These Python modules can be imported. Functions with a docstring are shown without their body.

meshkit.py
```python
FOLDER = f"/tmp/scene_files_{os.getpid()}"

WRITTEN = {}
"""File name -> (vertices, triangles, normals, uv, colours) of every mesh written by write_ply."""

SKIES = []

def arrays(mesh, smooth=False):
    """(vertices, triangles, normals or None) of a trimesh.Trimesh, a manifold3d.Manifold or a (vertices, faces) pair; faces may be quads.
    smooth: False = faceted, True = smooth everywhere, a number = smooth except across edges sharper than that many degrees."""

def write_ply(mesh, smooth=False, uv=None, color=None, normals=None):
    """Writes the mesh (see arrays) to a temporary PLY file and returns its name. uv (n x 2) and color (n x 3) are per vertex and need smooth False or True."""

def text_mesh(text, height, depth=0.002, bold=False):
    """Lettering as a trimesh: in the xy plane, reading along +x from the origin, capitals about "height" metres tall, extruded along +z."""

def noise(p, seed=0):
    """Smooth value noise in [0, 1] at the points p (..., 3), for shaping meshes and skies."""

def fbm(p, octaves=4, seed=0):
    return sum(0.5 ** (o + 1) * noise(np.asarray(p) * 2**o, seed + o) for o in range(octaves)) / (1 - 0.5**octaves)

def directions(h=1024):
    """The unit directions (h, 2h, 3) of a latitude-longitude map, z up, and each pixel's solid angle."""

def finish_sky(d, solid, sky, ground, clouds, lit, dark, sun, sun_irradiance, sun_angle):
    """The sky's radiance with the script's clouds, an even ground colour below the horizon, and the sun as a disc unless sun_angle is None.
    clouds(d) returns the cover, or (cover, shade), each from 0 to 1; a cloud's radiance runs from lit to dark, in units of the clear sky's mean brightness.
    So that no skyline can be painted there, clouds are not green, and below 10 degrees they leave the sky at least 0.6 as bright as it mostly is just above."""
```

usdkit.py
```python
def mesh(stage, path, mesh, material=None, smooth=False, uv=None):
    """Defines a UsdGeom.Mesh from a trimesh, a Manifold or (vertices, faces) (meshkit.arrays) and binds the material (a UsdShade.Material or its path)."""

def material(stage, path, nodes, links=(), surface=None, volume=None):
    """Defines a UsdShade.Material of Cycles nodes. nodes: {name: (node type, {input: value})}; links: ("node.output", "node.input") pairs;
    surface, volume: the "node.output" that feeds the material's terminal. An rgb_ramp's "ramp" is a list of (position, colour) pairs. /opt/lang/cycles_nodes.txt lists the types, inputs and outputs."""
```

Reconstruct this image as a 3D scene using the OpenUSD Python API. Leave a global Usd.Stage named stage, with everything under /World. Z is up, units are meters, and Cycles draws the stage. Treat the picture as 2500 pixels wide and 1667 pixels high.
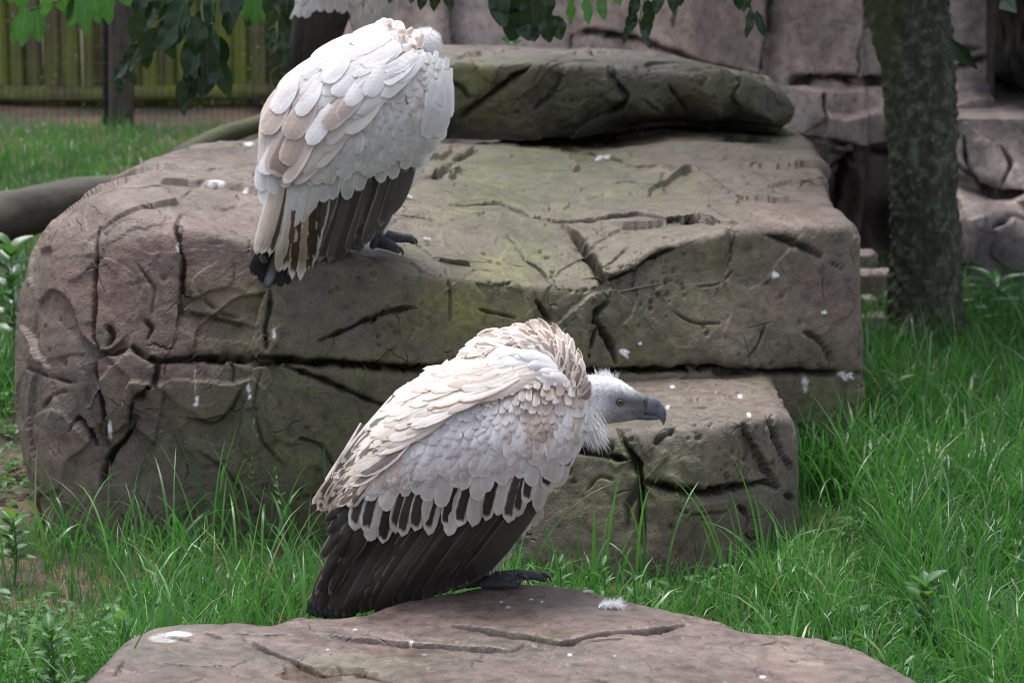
import math, random
import numpy as np, trimesh, usdkit, meshkit
from pxr import Usd, UsdGeom, UsdLux, UsdShade, Gf, Sdf, Vt
from scipy.interpolate import RBFInterpolator
from scipy.spatial import cKDTree
from scipy.ndimage import map_coordinates

stage = Usd.Stage.CreateInMemory()
UsdGeom.SetStageUpAxis(stage, UsdGeom.Tokens.z)
UsdGeom.SetStageMetersPerUnit(stage, 1.0)
UsdGeom.Xform.Define(stage, '/World')
UsdGeom.Scope.Define(stage, '/World/Looks')

# ---------------------------------------------------------------- camera, sky, sun, exposure
CAM_H, PITCH, FPX = 1.82, math.radians(10.0), 6500.0      # eye height, tilt down, focal length in photo pixels (2500 wide)
EXPOSURE = 1.75
SKY_STRENGTH = 0.085
SUN_INTENSITY, SUN_ANGLE = 0.40, 30.0
SUN_EL, SUN_AZ = math.radians(74), math.radians(330)      # azimuth measured as atan2(x, y)
cam = UsdGeom.Camera.Define(stage, '/World/camera')
cam.CreateFocalLengthAttr(FPX / 2500 * 36)
cam.CreateHorizontalApertureAttr(36.0)
cam.CreateVerticalApertureAttr(24.0)
cam.CreateFStopAttr(5.6)
cam.CreateFocusDistanceAttr(6.15)
cam.CreateClippingRangeAttr(Gf.Vec2f(0.05, 500))
cam.CreateExposureAttr(EXPOSURE)
cam.AddTranslateOp().Set(Gf.Vec3d(0, 0, CAM_H))
cam.AddRotateXOp().Set(90 - math.degrees(PITCH))


def material(name, nodes, links, surface):
    return usdkit.material(stage, '/World/Looks/' + name, nodes, links, surface=surface)


sky_mat = material('overcast_sky', {
    's': ('sky_texture', {'sky_type': 'single_scattering', 'sun_disc': False, 'sun_elevation': SUN_EL, 'sun_rotation': SUN_AZ, 'aerosol_density': 2.0}),
    'h': ('hsv', {'saturation': 0.34, 'value': 1.0}),
    'tc': ('texture_coordinate', {}), 'n': ('noise_texture', {'scale': 2.2, 'detail': 5.0}),
    'r': ('rgb_ramp', {'ramp': [(0.3, (0.78, 0.80, 0.84)), (0.7, (1.1, 1.1, 1.12))]}),
    'm': ('mix', {'mix_type': 'multiply', 'fac': 1.0}), 'g': ('geometry', {}), 'sx': ('separate_xyz', {}), 'cie': ('map_range', {'from_min': 0.0, 'from_max': 1.0, 'to_min': 0.45, 'to_max': 1.35, 'clamp': True}), 'm3': ('mix', {'mix_type': 'multiply', 'fac': 1.0}),
    'b': ('background_shader', {'strength': SKY_STRENGTH})},
    [('s.color', 'h.color'), ('tc.generated', 'n.vector'), ('n.fac', 'r.fac'), ('h.color', 'm.color1'), ('r.color', 'm.color2'), ('tc.generated', 'sx.vector'), ('sx.z', 'cie.value'), ('m.color', 'm3.color1'), ('cie.result', 'm3.color2'), ('m3.color', 'b.color')], 'b.background')
dome = UsdLux.DomeLight.Define(stage, '/World/sky')
dome.CreateIntensityAttr(1.0)
UsdShade.MaterialBindingAPI.Apply(dome.GetPrim()).Bind(sky_mat)
dome.GetPrim().SetCustomDataByKey('kind', 'structure')
sun = UsdLux.DistantLight.Define(stage, '/World/sun')
sun.CreateIntensityAttr(SUN_INTENSITY)
sun.CreateAngleAttr(SUN_ANGLE)
sun.CreateNormalizeAttr(True)
sun.CreateColorAttr(Gf.Vec3f(1.0, 0.98, 0.95))
sun.AddRotateZOp().Set(-math.degrees(SUN_AZ))
sun.AddRotateXOp().Set(-(90 - math.degrees(SUN_EL)))

# ---------------------------------------------------------------- helpers
FWD = np.array([0, math.cos(PITCH), -math.sin(PITCH)])
UPV = np.array([0, math.sin(PITCH), math.cos(PITCH)])


def rays(px, py):
    px, py = np.asarray(px, float), np.asarray(py, float)
    return FWD + ((px - 1250) / FPX)[..., None] * np.array([1.0, 0, 0]) - ((py - 833.5) / FPX)[..., None] * UPV


def P(px, py, d):
    """A point of the world that lies d metres in front of the viewer's feet (world y = d)."""
    r = rays(px, py)
    t = np.asarray(d, float) / r[..., 1]
    return r * t[..., None] + np.array([0, 0, CAM_H])


def PIX(v):
    v = np.asarray(v, float) - np.array([0, 0, CAM_H])
    w = v @ FWD
    return np.stack([1250 + v[..., 0] / w * FPX, 833.5 - (v @ UPV) / w * FPX], -1)


def smooth(a, b, x):
    t = np.clip((x - a) / (b - a), 0, 1)
    return t * t * (3 - 2 * t)


def fbm(p, scale=1.0, octaves=4, seed=0):
    return meshkit.fbm(np.asarray(p, float) * scale + 37.13, octaves, seed) - 0.5


def path_of(name, parent):
    base = (parent or '/World') + '/' + name
    p, k = base, 0
    while stage.GetPrimAtPath(p):
        k += 1
        p = f'{base}_{k:03d}'
    return p


def tag(prim, label=None, cat=None, group=None, kind=None):
    prim = prim.GetPrim() if hasattr(prim, 'GetPrim') else prim
    for k, v in (('label', label), ('category', cat), ('group', group), ('kind', kind)):
        if v:
            prim.SetCustomDataByKey(k, v)
    return prim


BASE = {}


def thing(name, label, cat, base, group=None):
    p = path_of(name, None)
    x = UsdGeom.Xform.Define(stage, p)
    base = np.asarray(base, float)
    x.AddTranslateOp().Set(Gf.Vec3d(*map(float, base)))
    tag(x, label, cat, group)
    BASE[p] = base
    return p


def base_of(parent):
    return next((b for k, b in BASE.items() if parent == k or (parent or '').startswith(k + '/')), np.zeros(3))


def prim(name, v, f, mat, parent=None, smooth_n=True, uv=None, col=None, extra=None, origin=None):
    """One Mesh. v in world coordinates; a part is stored relative to its thing's base. col: colour per vertex."""
    p = path_of(name, parent)
    v = np.asarray(v, float)
    off = base_of(parent) if parent else (np.zeros(3) if origin is None else np.asarray(origin, float))
    v = v - off
    m = usdkit.mesh(stage, p, (v, f), mat, smooth=smooth_n, uv=uv)
    api = UsdGeom.PrimvarsAPI(m)
    if col is not None:
        api.CreatePrimvar('col', Sdf.ValueTypeNames.Color3fArray, 'vertex').Set(Vt.Vec3fArray.FromNumpy(np.asarray(col, np.float32)))
    for k, a in (extra or {}).items():
        a = np.asarray(a, np.float32)
        if a.ndim == 2:
            api.CreatePrimvar(k, Sdf.ValueTypeNames.Color3fArray, 'vertex').Set(Vt.Vec3fArray.FromNumpy(a))
        else:
            api.CreatePrimvar(k, Sdf.ValueTypeNames.FloatArray, 'vertex').Set(Vt.FloatArray.FromNumpy(a))
    if parent is None and origin is not None:
        UsdGeom.Xformable(m).AddTranslateOp().Set(Gf.Vec3d(*map(float, off)))
    return m


def grid_faces(nu, nv):
    """Quads of a (nu x nv) vertex grid stored row by row."""
    i, j = np.meshgrid(np.arange(nu - 1), np.arange(nv - 1), indexing='ij')
    a = (i * nv + j).ravel()
    return np.stack([a, a + nv, a + nv + 1, a + 1], 1)


def tube(pts, rad, sides=8, caps=True, noise_amp=0.0, seed=0):
    p = np.asarray(pts, float)
    n = len(p)
    rad = np.broadcast_to(np.asarray(rad, float), (n,))
    t = np.gradient(p, axis=0)
    t /= np.linalg.norm(t, axis=1, keepdims=True)
    ref = np.where(np.abs(t[:, 2:]) < 0.9, [[0, 0, 1.0]], [[1.0, 0, 0]])
    if np.abs(t[:, 2]).mean() > 0.7:
        ref = np.tile([[1.0, 0, 0]], (n, 1))
    else:
        ref = np.tile([[0, 0, 1.0]], (n, 1))
    a = np.cross(t, ref)
    a /= np.linalg.norm(a, axis=1, keepdims=True) + 1e-9
    b = np.cross(t, a)
    ang = np.arange(sides) * 2 * np.pi / sides
    ring = np.cos(ang)[None, :, None] * a[:, None] + np.sin(ang)[None, :, None] * b[:, None]
    r = rad[:, None, None] * np.ones((n, sides, 1))
    if noise_amp:
        q = p[:, None] + rad[:, None, None] * ring
        r = r * (1 + noise_amp * 2 * fbm(q, 9.0, 3, seed)[..., None])
    v = (p[:, None] + r * ring).reshape(-1, 3)
    i, j = np.meshgrid(np.arange(n - 1), np.arange(sides), indexing='ij')
    f = np.stack([i * sides + j, i * sides + (j + 1) % sides, (i + 1) * sides + (j + 1) % sides, (i + 1) * sides + j], -1).reshape(-1, 4)
    f = np.vstack([f[:, [0, 1, 2]], f[:, [0, 2, 3]]])
    if caps:
        v = np.vstack([v, p[:1], p[-1:]])
        k = np.arange(sides)
        f = np.vstack([f, np.stack([(k + 1) % sides, k, np.full(sides, n * sides)], 1), np.stack([(n - 1) * sides + k, (n - 1) * sides + (k + 1) % sides, np.full(sides, n * sides + 1)], 1)])
    return v, f


def join(parts):
    vs, fs, o = [], [], 0
    for v, f in parts:
        f = np.asarray(f)
        if f.shape[1] == 4:
            f = np.vstack([f[:, [0, 1, 2]], f[:, [0, 2, 3]]])
        vs.append(v)
        fs.append(f + o)
        o += len(v)
    return np.vstack(vs), np.vstack(fs)


def polyline(pts, n):
    """n points spread evenly by length along a polyline (any number of columns)."""
    p = np.asarray(pts, float)
    s = np.concatenate([[0], np.cumsum(np.linalg.norm(np.diff(p[:, :2], axis=0), axis=1))])
    t = np.linspace(0, s[-1], n) if np.ndim(n) == 0 else np.asarray(n) * s[-1]
    return np.stack([np.interp(t, s, p[:, k]) for k in range(p.shape[1])], 1)
# ---------------------------------------------------------------- rock materials
def rock_material(name, rough=(0.40, 0.66), bump=0.8, gain=1.0):
    return material(name, {
        'a': ('attribute', {'attribute': 'col'}), 'g': ('geometry', {}),
        'n1': ('noise_texture', {'scale': 28.0, 'detail': 6.0, 'roughness': 0.65}),
        'n2': ('noise_texture', {'scale': 170.0, 'detail': 4.0, 'roughness': 0.7}),
        'n3': ('noise_texture', {'scale': 7.0, 'detail': 4.0, 'roughness': 0.6}),
        'v': ('voronoi_texture', {'scale': 95.0, 'feature': 'f1'}),
        'wn': ('noise_texture', {'scale': 5.0, 'detail': 4.0}), 'wm': ('vector_math', {'math_type': 'multiply_add', 'vector2': (0.12, 0.12, 0.12)}),
        'vc': ('voronoi_texture', {'scale': 5.5, 'feature': 'distance_to_edge'}), 'ck': ('map_range', {'from_min': 0.0, 'from_max': 0.016, 'to_min': 1.0, 'to_max': 0.0, 'clamp': True}),
        'cm': ('map_range', {'from_min': 0.55, 'from_max': 0.63, 'to_min': 0.0, 'to_max': 1.0, 'clamp': True}), 'cmm': ('math', {'math_type': 'multiply'}), 'ch': ('math', {'math_type': 'multiply_add', 'value2': -2.2}),
        'pa': ('math', {'math_type': 'multiply_add', 'use_clamp': True}), 'pc': ('mix', {'color2': (0.05, 0.046, 0.038)}), 'cc': ('mix', {'color2': (0.04, 0.037, 0.03)}), 'cf': ('math', {'math_type': 'multiply', 'value2': 0.6}),
        'r1': ('rgb_ramp', {'ramp': [(0.28, (0.48, 0.46, 0.43)), (0.5, (1, 1, 1)), (0.75, (1.35, 1.32, 1.3))]}),
        'r2': ('rgb_ramp', {'ramp': [(0.3, (0.55, 0.55, 0.55)), (0.47, (1, 1, 1)), (0.72, (1.22, 1.22, 1.22))]}),
        'm1': ('mix', {'mix_type': 'multiply', 'fac': 1.0}), 'm2': ('mix', {'mix_type': 'multiply', 'fac': 0.8}),
        'rr': ('map_range', {'from_min': 0.3, 'from_max': 0.7, 'to_min': rough[0], 'to_max': rough[1]}),
        'pit': ('map_range', {'from_min': 0.05, 'from_max': 0.3, 'to_min': -1.0, 'to_max': 0.0, 'clamp': True}),
        'pm': ('math', {'math_type': 'multiply', 'value2': 0.9}), 'pn': ('math', {'math_type': 'multiply', 'value2': -0.75}),
        'npit': ('map_range', {'from_min': 0.5, 'from_max': 0.62, 'to_min': 0.0, 'to_max': 1.0, 'clamp': True}),
        'h1': ('math', {'math_type': 'multiply_add', 'value2': 0.45}),
        'h2': ('math', {'math_type': 'add'}),
        'b': ('bump', {'strength': bump, 'distance': 0.006}),
        'p': ('principled_bsdf', {'specular_ior_level': 0.35})},
        [('g.position', 'n1.vector'), ('g.position', 'n2.vector'), ('g.position', 'n3.vector'), ('g.position', 'v.vector'),
         ('n1.fac', 'r1.fac'), ('n2.fac', 'r2.fac'), ('a.color', 'm1.color1'), ('r1.color', 'm1.color2'), ('m1.color', 'm2.color1'), ('r2.color', 'm2.color2'),
         ('g.position', 'wn.vector'), ('wn.color', 'wm.vector1'), ('g.position', 'wm.vector3'), ('wm.vector', 'vc.vector'), ('vc.distance', 'ck.value'), ('n3.fac', 'cm.value'), ('ck.result', 'cmm.value1'), ('cm.result', 'cmm.value2'),
         ('cmm.value', 'ch.value1'), ('h2.value', 'ch.value3'), ('cmm.value', 'cf.value1'), ('cf.value', 'cc.fac'), ('m2.color', 'pc.color1'), ('pm.value', 'pn.value1'), ('pn.value', 'pa.value1'), ('pa.value', 'pc.fac'), ('pc.color', 'cc.color1'),
         ('cc.color', 'p.base_color'), ('n3.fac', 'rr.value'), ('rr.result', 'p.roughness'),
         ('v.distance', 'pit.value'), ('n1.fac', 'npit.value'), ('pit.result', 'pm.value1'), ('npit.result', 'pm.value2'),
         ('n2.fac', 'h1.value1'), ('n1.fac', 'h1.value3'), ('h1.value', 'h2.value1'), ('pm.value', 'h2.value2'), ('ch.value', 'b.height'), ('b.normal', 'p.normal')], 'p.BSDF')


ROCK = rock_material('sandstone_concrete')
WALLROCK = rock_material('wet_wall_stone', rough=(0.22, 0.6), bump=0.4)


class Ctrl:
    """A height function through control points, baked on a grid."""

    def __init__(self, uv, w, pad=0.4, n=90, smoothing=0.0):
        uv, w = np.asarray(uv, float), np.asarray(w, float)
        self.lo, self.hi = uv.min(0) - pad, uv.max(0) + pad
        g = np.stack(np.meshgrid(*[np.linspace(self.lo[k], self.hi[k], n) for k in (0, 1)], indexing='ij'), -1)
        q = np.clip(g.reshape(-1, 2), uv.min(0) - 0.05, uv.max(0) + 0.05)
        self.t = RBFInterpolator(uv, w, kernel='linear', smoothing=smoothing, degree=0)(q).reshape(n, n)
        self.n = n

    def __call__(self, u, v):
        c = [(np.clip(x, a, b) - a) / (b - a) * (self.n - 1) for x, a, b in ((u, self.lo[0], self.hi[0]), (v, self.lo[1], self.hi[1]))]
        return map_coordinates(self.t, c, order=1, mode='nearest')


def smax(a, b, k):
    h = np.clip(0.5 + 0.5 * (a - b) / k, 0, 1)
    return b + (a - b) * h + k * h * (1 - h)


def facets(p, cell, seed, tilt=0.35):
    """Chipped-rock relief: every cell of a jittered lattice is a plane of its own; about -1..1 times the cell size times the tilt."""
    rng = np.random.default_rng(seed)
    lo, hi = p.min(0) - cell, p.max(0) + cell
    n = np.maximum(np.ceil((hi - lo) / cell).astype(int), 1)
    g = np.stack(np.meshgrid(*[np.arange(k) for k in n], indexing='ij'), -1).reshape(-1, 3)
    s = lo + (g + rng.uniform(0, 1, g.shape)) * cell
    nrm = rng.normal(0, tilt, g.shape)
    off = rng.normal(0, 0.25 * cell * tilt, len(g))
    q = p + 0.25 * cell * np.stack([fbm(p, 1.3 / cell, 3, seed + k) for k in range(3)], -1) * 2
    d, i = cKDTree(s).query(q, k=1)
    return np.clip(((q - s[i]) * nrm[i]).sum(1), -0.5 * cell * tilt * 2, cell * tilt) + off[i]


def box_rays(n, pows=(1, 1, 1), bottom=False):
    """Vertex grid of a cube (-1..1) with n = segments per axis; returns directions grid patches."""
    ax = [np.linspace(-1, 1, k + 1) for k in n]
    patches = []
    for axis in range(3):
        o = [k for k in range(3) if k != axis]
        for s in (-1, 1):
            if axis == 2 and s == -1 and not bottom:
                continue
            sk = 6 if (axis == 1 and s == 1 and not bottom) else 1      # the back of a boulder needs no detail
            a, b = np.meshgrid(ax[o[0]][::sk], ax[o[1]][::sk], indexing='ij')
            q = np.zeros(a.shape + (3,))
            q[..., o[0]], q[..., o[1]], q[..., axis] = a, b, s
            flip = (s == 1) == (axis == 1)
            f = grid_faces(*a.shape)
            patches.append((q.reshape(-1, 3), f[:, ::-1] if flip else f))
    v, f = join(patches)
    key = np.round(v * 1e6).astype(np.int64)
    _, first, inv = np.unique(key, axis=0, return_index=True, return_inverse=True)
    return v[first], inv.ravel()[f]


def radial(sdf, centre, half, n, steps=26, tmax=2.2, warp=None):
    q, f = box_rays(n)
    if warp is not None:
        q = warp(q)
    dirs = q * np.asarray(half)
    c = np.asarray(centre, float)
    lo, hi = np.full(len(q), 0.02), np.full(len(q), tmax)
    for t in np.linspace(0.02, tmax, steps):
        inside = sdf(c + dirs * t) < 0
        lo = np.where(inside & (hi == tmax), t, lo)
        hi = np.where(~inside & (hi == tmax), np.minimum(hi, t), hi)
    for _ in range(12):
        m = (lo + hi) / 2
        ins = sdf(c + dirs * m[:, None]) < 0
        lo, hi = np.where(ins, m, lo), np.where(ins, hi, m)
    return c + dirs * ((lo + hi) / 2)[:, None], f


def normals(v, f):
    n = np.zeros_like(v)
    fn = np.cross(v[f[:, 1]] - v[f[:, 0]], v[f[:, 2]] - v[f[:, 0]])
    for k in range(3):
        np.add.at(n, f[:, k], fn)
    return n / (np.linalg.norm(n, axis=1, keepdims=True) + 1e-12)


class PixTree:
    """Finds the front-most vertex of a mesh that the photograph shows near a pixel."""

    def __init__(self, v, n):
        self.v = v
        eye = np.array([0, 0, CAM_H])
        vis = ((eye - v) * n).sum(1) > 0
        self.idx = np.nonzero(vis)[0]
        self.pix = PIX(v[self.idx])
        self.t = cKDTree(self.pix)

    def __call__(self, pts):
        d, i = self.t.query(np.asarray(pts, float), k=6)
        cand = self.idx[i]
        depth = self.v[cand][..., 1] + d * 0.01
        best = np.argmin(depth, axis=1)
        return cand[np.arange(len(cand)), best]


def carve(v, n, cracks, seed=0, jitter=5.0):
    """cracks: (pixel polyline, width px, depth m, lean -1..1, step m). Returns the displacement along n and how much each vertex lies in a crack."""
    pt = PixTree(v, n)
    rng = np.random.default_rng(seed)
    Q, W, D, S, B, ST = [], [], [], [], [], []
    for k, c in enumerate(cracks):
        pts, w, dep = c[:3]
        lean, step = (list(c[3:]) + [0, 0])[:2]
        L = np.linalg.norm(np.diff(np.asarray(pts, float), axis=0), axis=1).sum()
        m = max(int(L / 3), 4)
        q = polyline(pts, m)
        z = np.zeros((m, 3)); z[:, 0] = np.arange(m) * 3 / 45.0; z[:, 1] = k * 7.7 + seed
        q = q + jitter * 2 * np.stack([fbm(z, 1, 4, 3), fbm(z, 1, 4, 9)], 1)
        i = pt(q)
        p3 = v[i]
        if m > 7:
            kw = 11 if m > 24 else 5
            ker = np.ones(kw) / kw
            p3 = np.stack([np.convolve(np.pad(p3[:, a], kw // 2, mode='edge'), ker, 'valid') for a in range(3)], 1)
        scale = p3[:, 1] / FPX
        taper = np.clip(np.minimum(np.arange(m), np.arange(m)[::-1]) / (0.25 * m + 1) + 0.25, 0, 1)
        wob = np.clip(1 + 1.6 * fbm(z, 1.7, 3, 21), 0.3, 2)
        tan = np.gradient(p3, axis=0)
        b = np.cross(tan, n[i]); b /= np.linalg.norm(b, axis=1, keepdims=True) + 1e-9
        Q.append(p3); W.append(w * scale * 0.42 * (0.5 + 0.5 * taper) * wob); D.append(dep * taper * np.sqrt(wob)); S.append(np.full(m, lean)); B.append(b); ST.append(np.full(m, step) * taper)
    Q, W, D, S, B, ST = map(np.concatenate, (Q, W, D, S, B, ST))
    d, i = cKDTree(Q).query(v, k=1, distance_upper_bound=0.14)
    near = np.isfinite(d)
    disp, shade_grime = np.zeros(len(v)), np.zeros(len(v))
    j, dd = i[near], d[near]
    s = ((v[near] - Q[j]) * B[j]).sum(1)
    w = np.maximum(W[j], 0.0028)
    side = np.sign(s) * np.sign(S[j])
    wide = np.where(side > 0, 1 + 3.5 * np.abs(S[j]), 1.0)
    core = np.exp(-(dd / (w * 1.15)) ** 4)
    slope = np.exp(-(dd / (w * wide * 1.6)) ** 1.5)
    disp[near] = -D[j] * (0.72 * core + 0.28 * slope) - ST[j] * np.where(s * np.sign(ST[j]) > 0, 1, 0) * np.sign(ST[j]) * np.exp(-(dd / 0.07) ** 2)
    shade_grime[near] = np.exp(-(dd / (w * 1.3)) ** 2) * np.clip(D[j] / 0.02, 0, 1)  # mask for the darkness painted into the crack colour
    return disp, shade_grime


def pits(v, n, count, seed, rmin=0.003, rmax=0.008, mask=None):
    rng = np.random.default_rng(seed)
    w = fbm(v, 3.0, 3, seed) + (0 if mask is None else mask)
    ok = np.nonzero(w > 0.03)[0]
    i = rng.choice(ok, count)
    r = rng.uniform(rmin, rmax, count) ** 1.0
    d, j = cKDTree(v[i]).query(v, k=1, distance_upper_bound=0.02)
    near = np.isfinite(d)
    out = np.zeros(len(v))
    rr = r[j[near]]
    out[near] = -1.5 * rr * np.exp(-(d[near] / rr) ** 2)
    return out


def blob_mask(v, blobs, warp=40, seed=5):
    """Patches given by pixel centre, pixel radius and strength, laid on the surface in 3-D."""
    out = np.zeros(len(v))
    pix = PIX(v)
    q = pix + warp * 2 * np.stack([fbm(v, 5, 3, seed), fbm(v, 5, 3, seed + 1)], 1)
    for x, y, rx, ry, s in blobs:
        out += s * np.exp(-(((q[:, 0] - x) / rx) ** 2 + ((q[:, 1] - y) / ry) ** 2))
    return out


def tint(v, n, moss, pale, dark, shade_grime, seed, base=(0.124, 0.095, 0.076), red=None):
    base = np.array(base)
    big, mid, fine = fbm(v, 2.2, 4, seed), fbm(v, 8, 4, seed + 1), fbm(v, 26, 3, seed + 2)
    c = base * (1 + 0.75 * big + 0.55 * mid + 0.35 * fine)[:, None]
    warm = smooth(0.02, 0.16, fbm(v, 3.1, 4, seed + 4))[:, None]
    c = c * (1 - 0.45 * warm) + 0.45 * warm * np.array([0.150, 0.103, 0.088]) * (1 + 0.5 * mid + 0.3 * fine)[:, None]
    if red is not None:
        rm = np.clip(red * (0.8 + 1.0 * mid), 0, 0.9)[:, None]
        c = c * (1 - rm) + rm * np.array([0.170, 0.104, 0.092]) * (1 + 0.5 * mid + 0.4 * fine)[:, None]
    grey = smooth(0.0, 0.15, fbm(v, 4.3, 4, seed + 6))[:, None]
    c = c * (1 - 0.4 * grey) + 0.4 * grey * np.array([0.126, 0.118, 0.096])
    pm = np.clip(pale + 0.5 * mid, 0, 1)[:, None]
    c = c * (1 - pm) + pm * np.array([0.182, 0.143, 0.122]) * (1 + 0.4 * fine + 0.3 * mid)[:, None]
    dm = np.clip(dark * (0.7 + 1.2 * mid + 0.8 * fine), 0, 0.9)[:, None]
    c = c * (1 - dm) + dm * np.array([0.060, 0.060, 0.042]) * (1 + 0.6 * fine)[:, None]
    mm = np.clip(moss * (0.72 + 1.5 * mid + 1.0 * fine), 0, 0.92)[:, None]
    green = np.array([0.096, 0.102, 0.044]) * (1 + 0.9 * fbm(v, 5, 3, seed + 8) + 0.4 * fine)[:, None] + np.array([0.045, 0.045, 0.0]) * smooth(0.0, 0.2, fbm(v, 3, 3, seed + 9))[:, None]
    c = c * (1 - mm) + mm * green
    g = (0.75 * np.clip(shade_grime, 0, 1))[:, None]
    c = c * (1 - g) + g * np.array([0.035, 0.034, 0.026])  # painted shade inside the cracks, with some dark moss, toward near-black
    return np.clip(c * 0.82 * (1 + 0.5 * fbm(v, 12, 4, seed + 15))[:, None], 0.01, 0.7)


def splat(v, col, marks, seed=3):
    """White droppings: (px, py, rx, ry, strength)."""
    pix = PIX(v)
    q = pix + 9 * np.stack([fbm(v, 30, 3, seed), fbm(v, 30, 3, seed + 1)], 1)
    m = np.zeros(len(v))
    for x, y, rx, ry, s in marks:
        m = np.maximum(m, s * smooth(1.15, 0.6, np.sqrt(((q[:, 0] - x) / rx) ** 2 + ((q[:, 1] - y) / ry) ** 2)))
    m = np.clip(m * (1 + 1.2 * fbm(v, 60, 2, 8)), 0, 1)[:, None]
    return col * (1 - m) + m * np.array([0.62, 0.62, 0.64])


def ctrl_front(pts):
    w = np.array([P(a, b, d) for a, b, d in pts])
    return Ctrl(w[:, [0, 2]], w[:, 1])


def ctrl_top(pts, hidden=()):
    w = np.array([P(a, b, d) for a, b, d in pts] + [np.array(h, float) for h in hidden])
    return Ctrl(w[:, :2], w[:, 2])


# ---------------------------------------------------------------- the great boulder
f_front = ctrl_front([(60, 1320, 7.12), (200, 1300, 7.08), (400, 1300, 7.1), (800, 1300, 7.2), (1200, 1250, 7.35), (1600, 1200, 7.6), (2000, 1150, 7.9), (2150, 1140, 8.0),
                      (60, 900, 7.2), (200, 900, 7.1), (600, 900, 7.12), (1000, 890, 7.22), (1400, 880, 7.38), (1800, 870, 7.62), (2050, 860, 7.82),
                      (60, 600, 7.3), (300, 600, 7.2), (600, 620, 7.22), (1000, 720, 7.28), (1400, 740, 7.42), (1700, 650, 7.7), (2050, 620, 7.9)])
f_top = ctrl_top([(250, 440, 7.5), (450, 540, 7.25), (600, 575, 7.25), (800, 620, 7.3), (1000, 655, 7.33), (1200, 678, 7.38), (1440, 690, 7.48), (1560, 585, 7.68), (1800, 552, 7.8), (2050, 555, 7.9),
                  (330, 395, 8.3), (600, 352, 8.7), (1000, 345, 9.3), (1000, 470, 8.0), (1300, 400, 9.0), (1300, 500, 8.2), (1200, 590, 7.65), (1700, 390, 9.6), (1700, 480, 8.4), (1960, 385, 9.7), (1960, 480, 8.6)],
                 [(-1.25, 9.1, 0.87), (-0.75, 9.5, 0.88), (-0.5, 10.2, 0.76), (-0.9, 10.6, 0.66), (0.3, 10.7, 0.78), (1.1, 10.6, 0.76)])


def side_curve(pts, d):
    w = np.array([P(a, b, d) for a, b in pts])
    o = np.argsort(w[:, 2])
    return w[o, 2], w[o, 0]


LZ, LX = side_curve([(160, 1345), (135, 1250), (95, 1100), (66, 950), (56, 800), (62, 620), (85, 540), (110, 500)], 7.6)
RZ, RX = side_curve([(2118, 1180), (2110, 1060), (2105, 910), (2097, 700), (2090, 600), (2080, 500)], 7.95)


def big_sdf(p):
    x, y, z = p.T
    left, right = np.interp(z, LZ, LX) - x, x - np.interp(z, RZ, RX) - 0.045 * np.clip(y - 8, 0, 2)
    front, back = f_front(x, z) - y, y - 11.15 + 0.25 * z
    top = z - f_top(x, y) - 0.06 * smooth(8.4, 8.8, y + 0.15 * np.sin(x * 5)) * smooth(0.25, 0.6, x)
    kt = 0.032 + 0.15 * smooth(-0.8, -1.25, x)
    f = smax(front, top, kt)
    f = smax(f, left, 0.34)
    f = smax(f, right, 0.04)
    return smax(f, back, 0.2)


def squeeze(q):
    """More of the mesh towards the front (-y)."""
    q = q.copy()
    y = (q[:, 1] + 1) / 2
    q[:, 1] = -1 + 2 * (0.42 * y + 0.58 * y ** 2.2)
    return q


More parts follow.
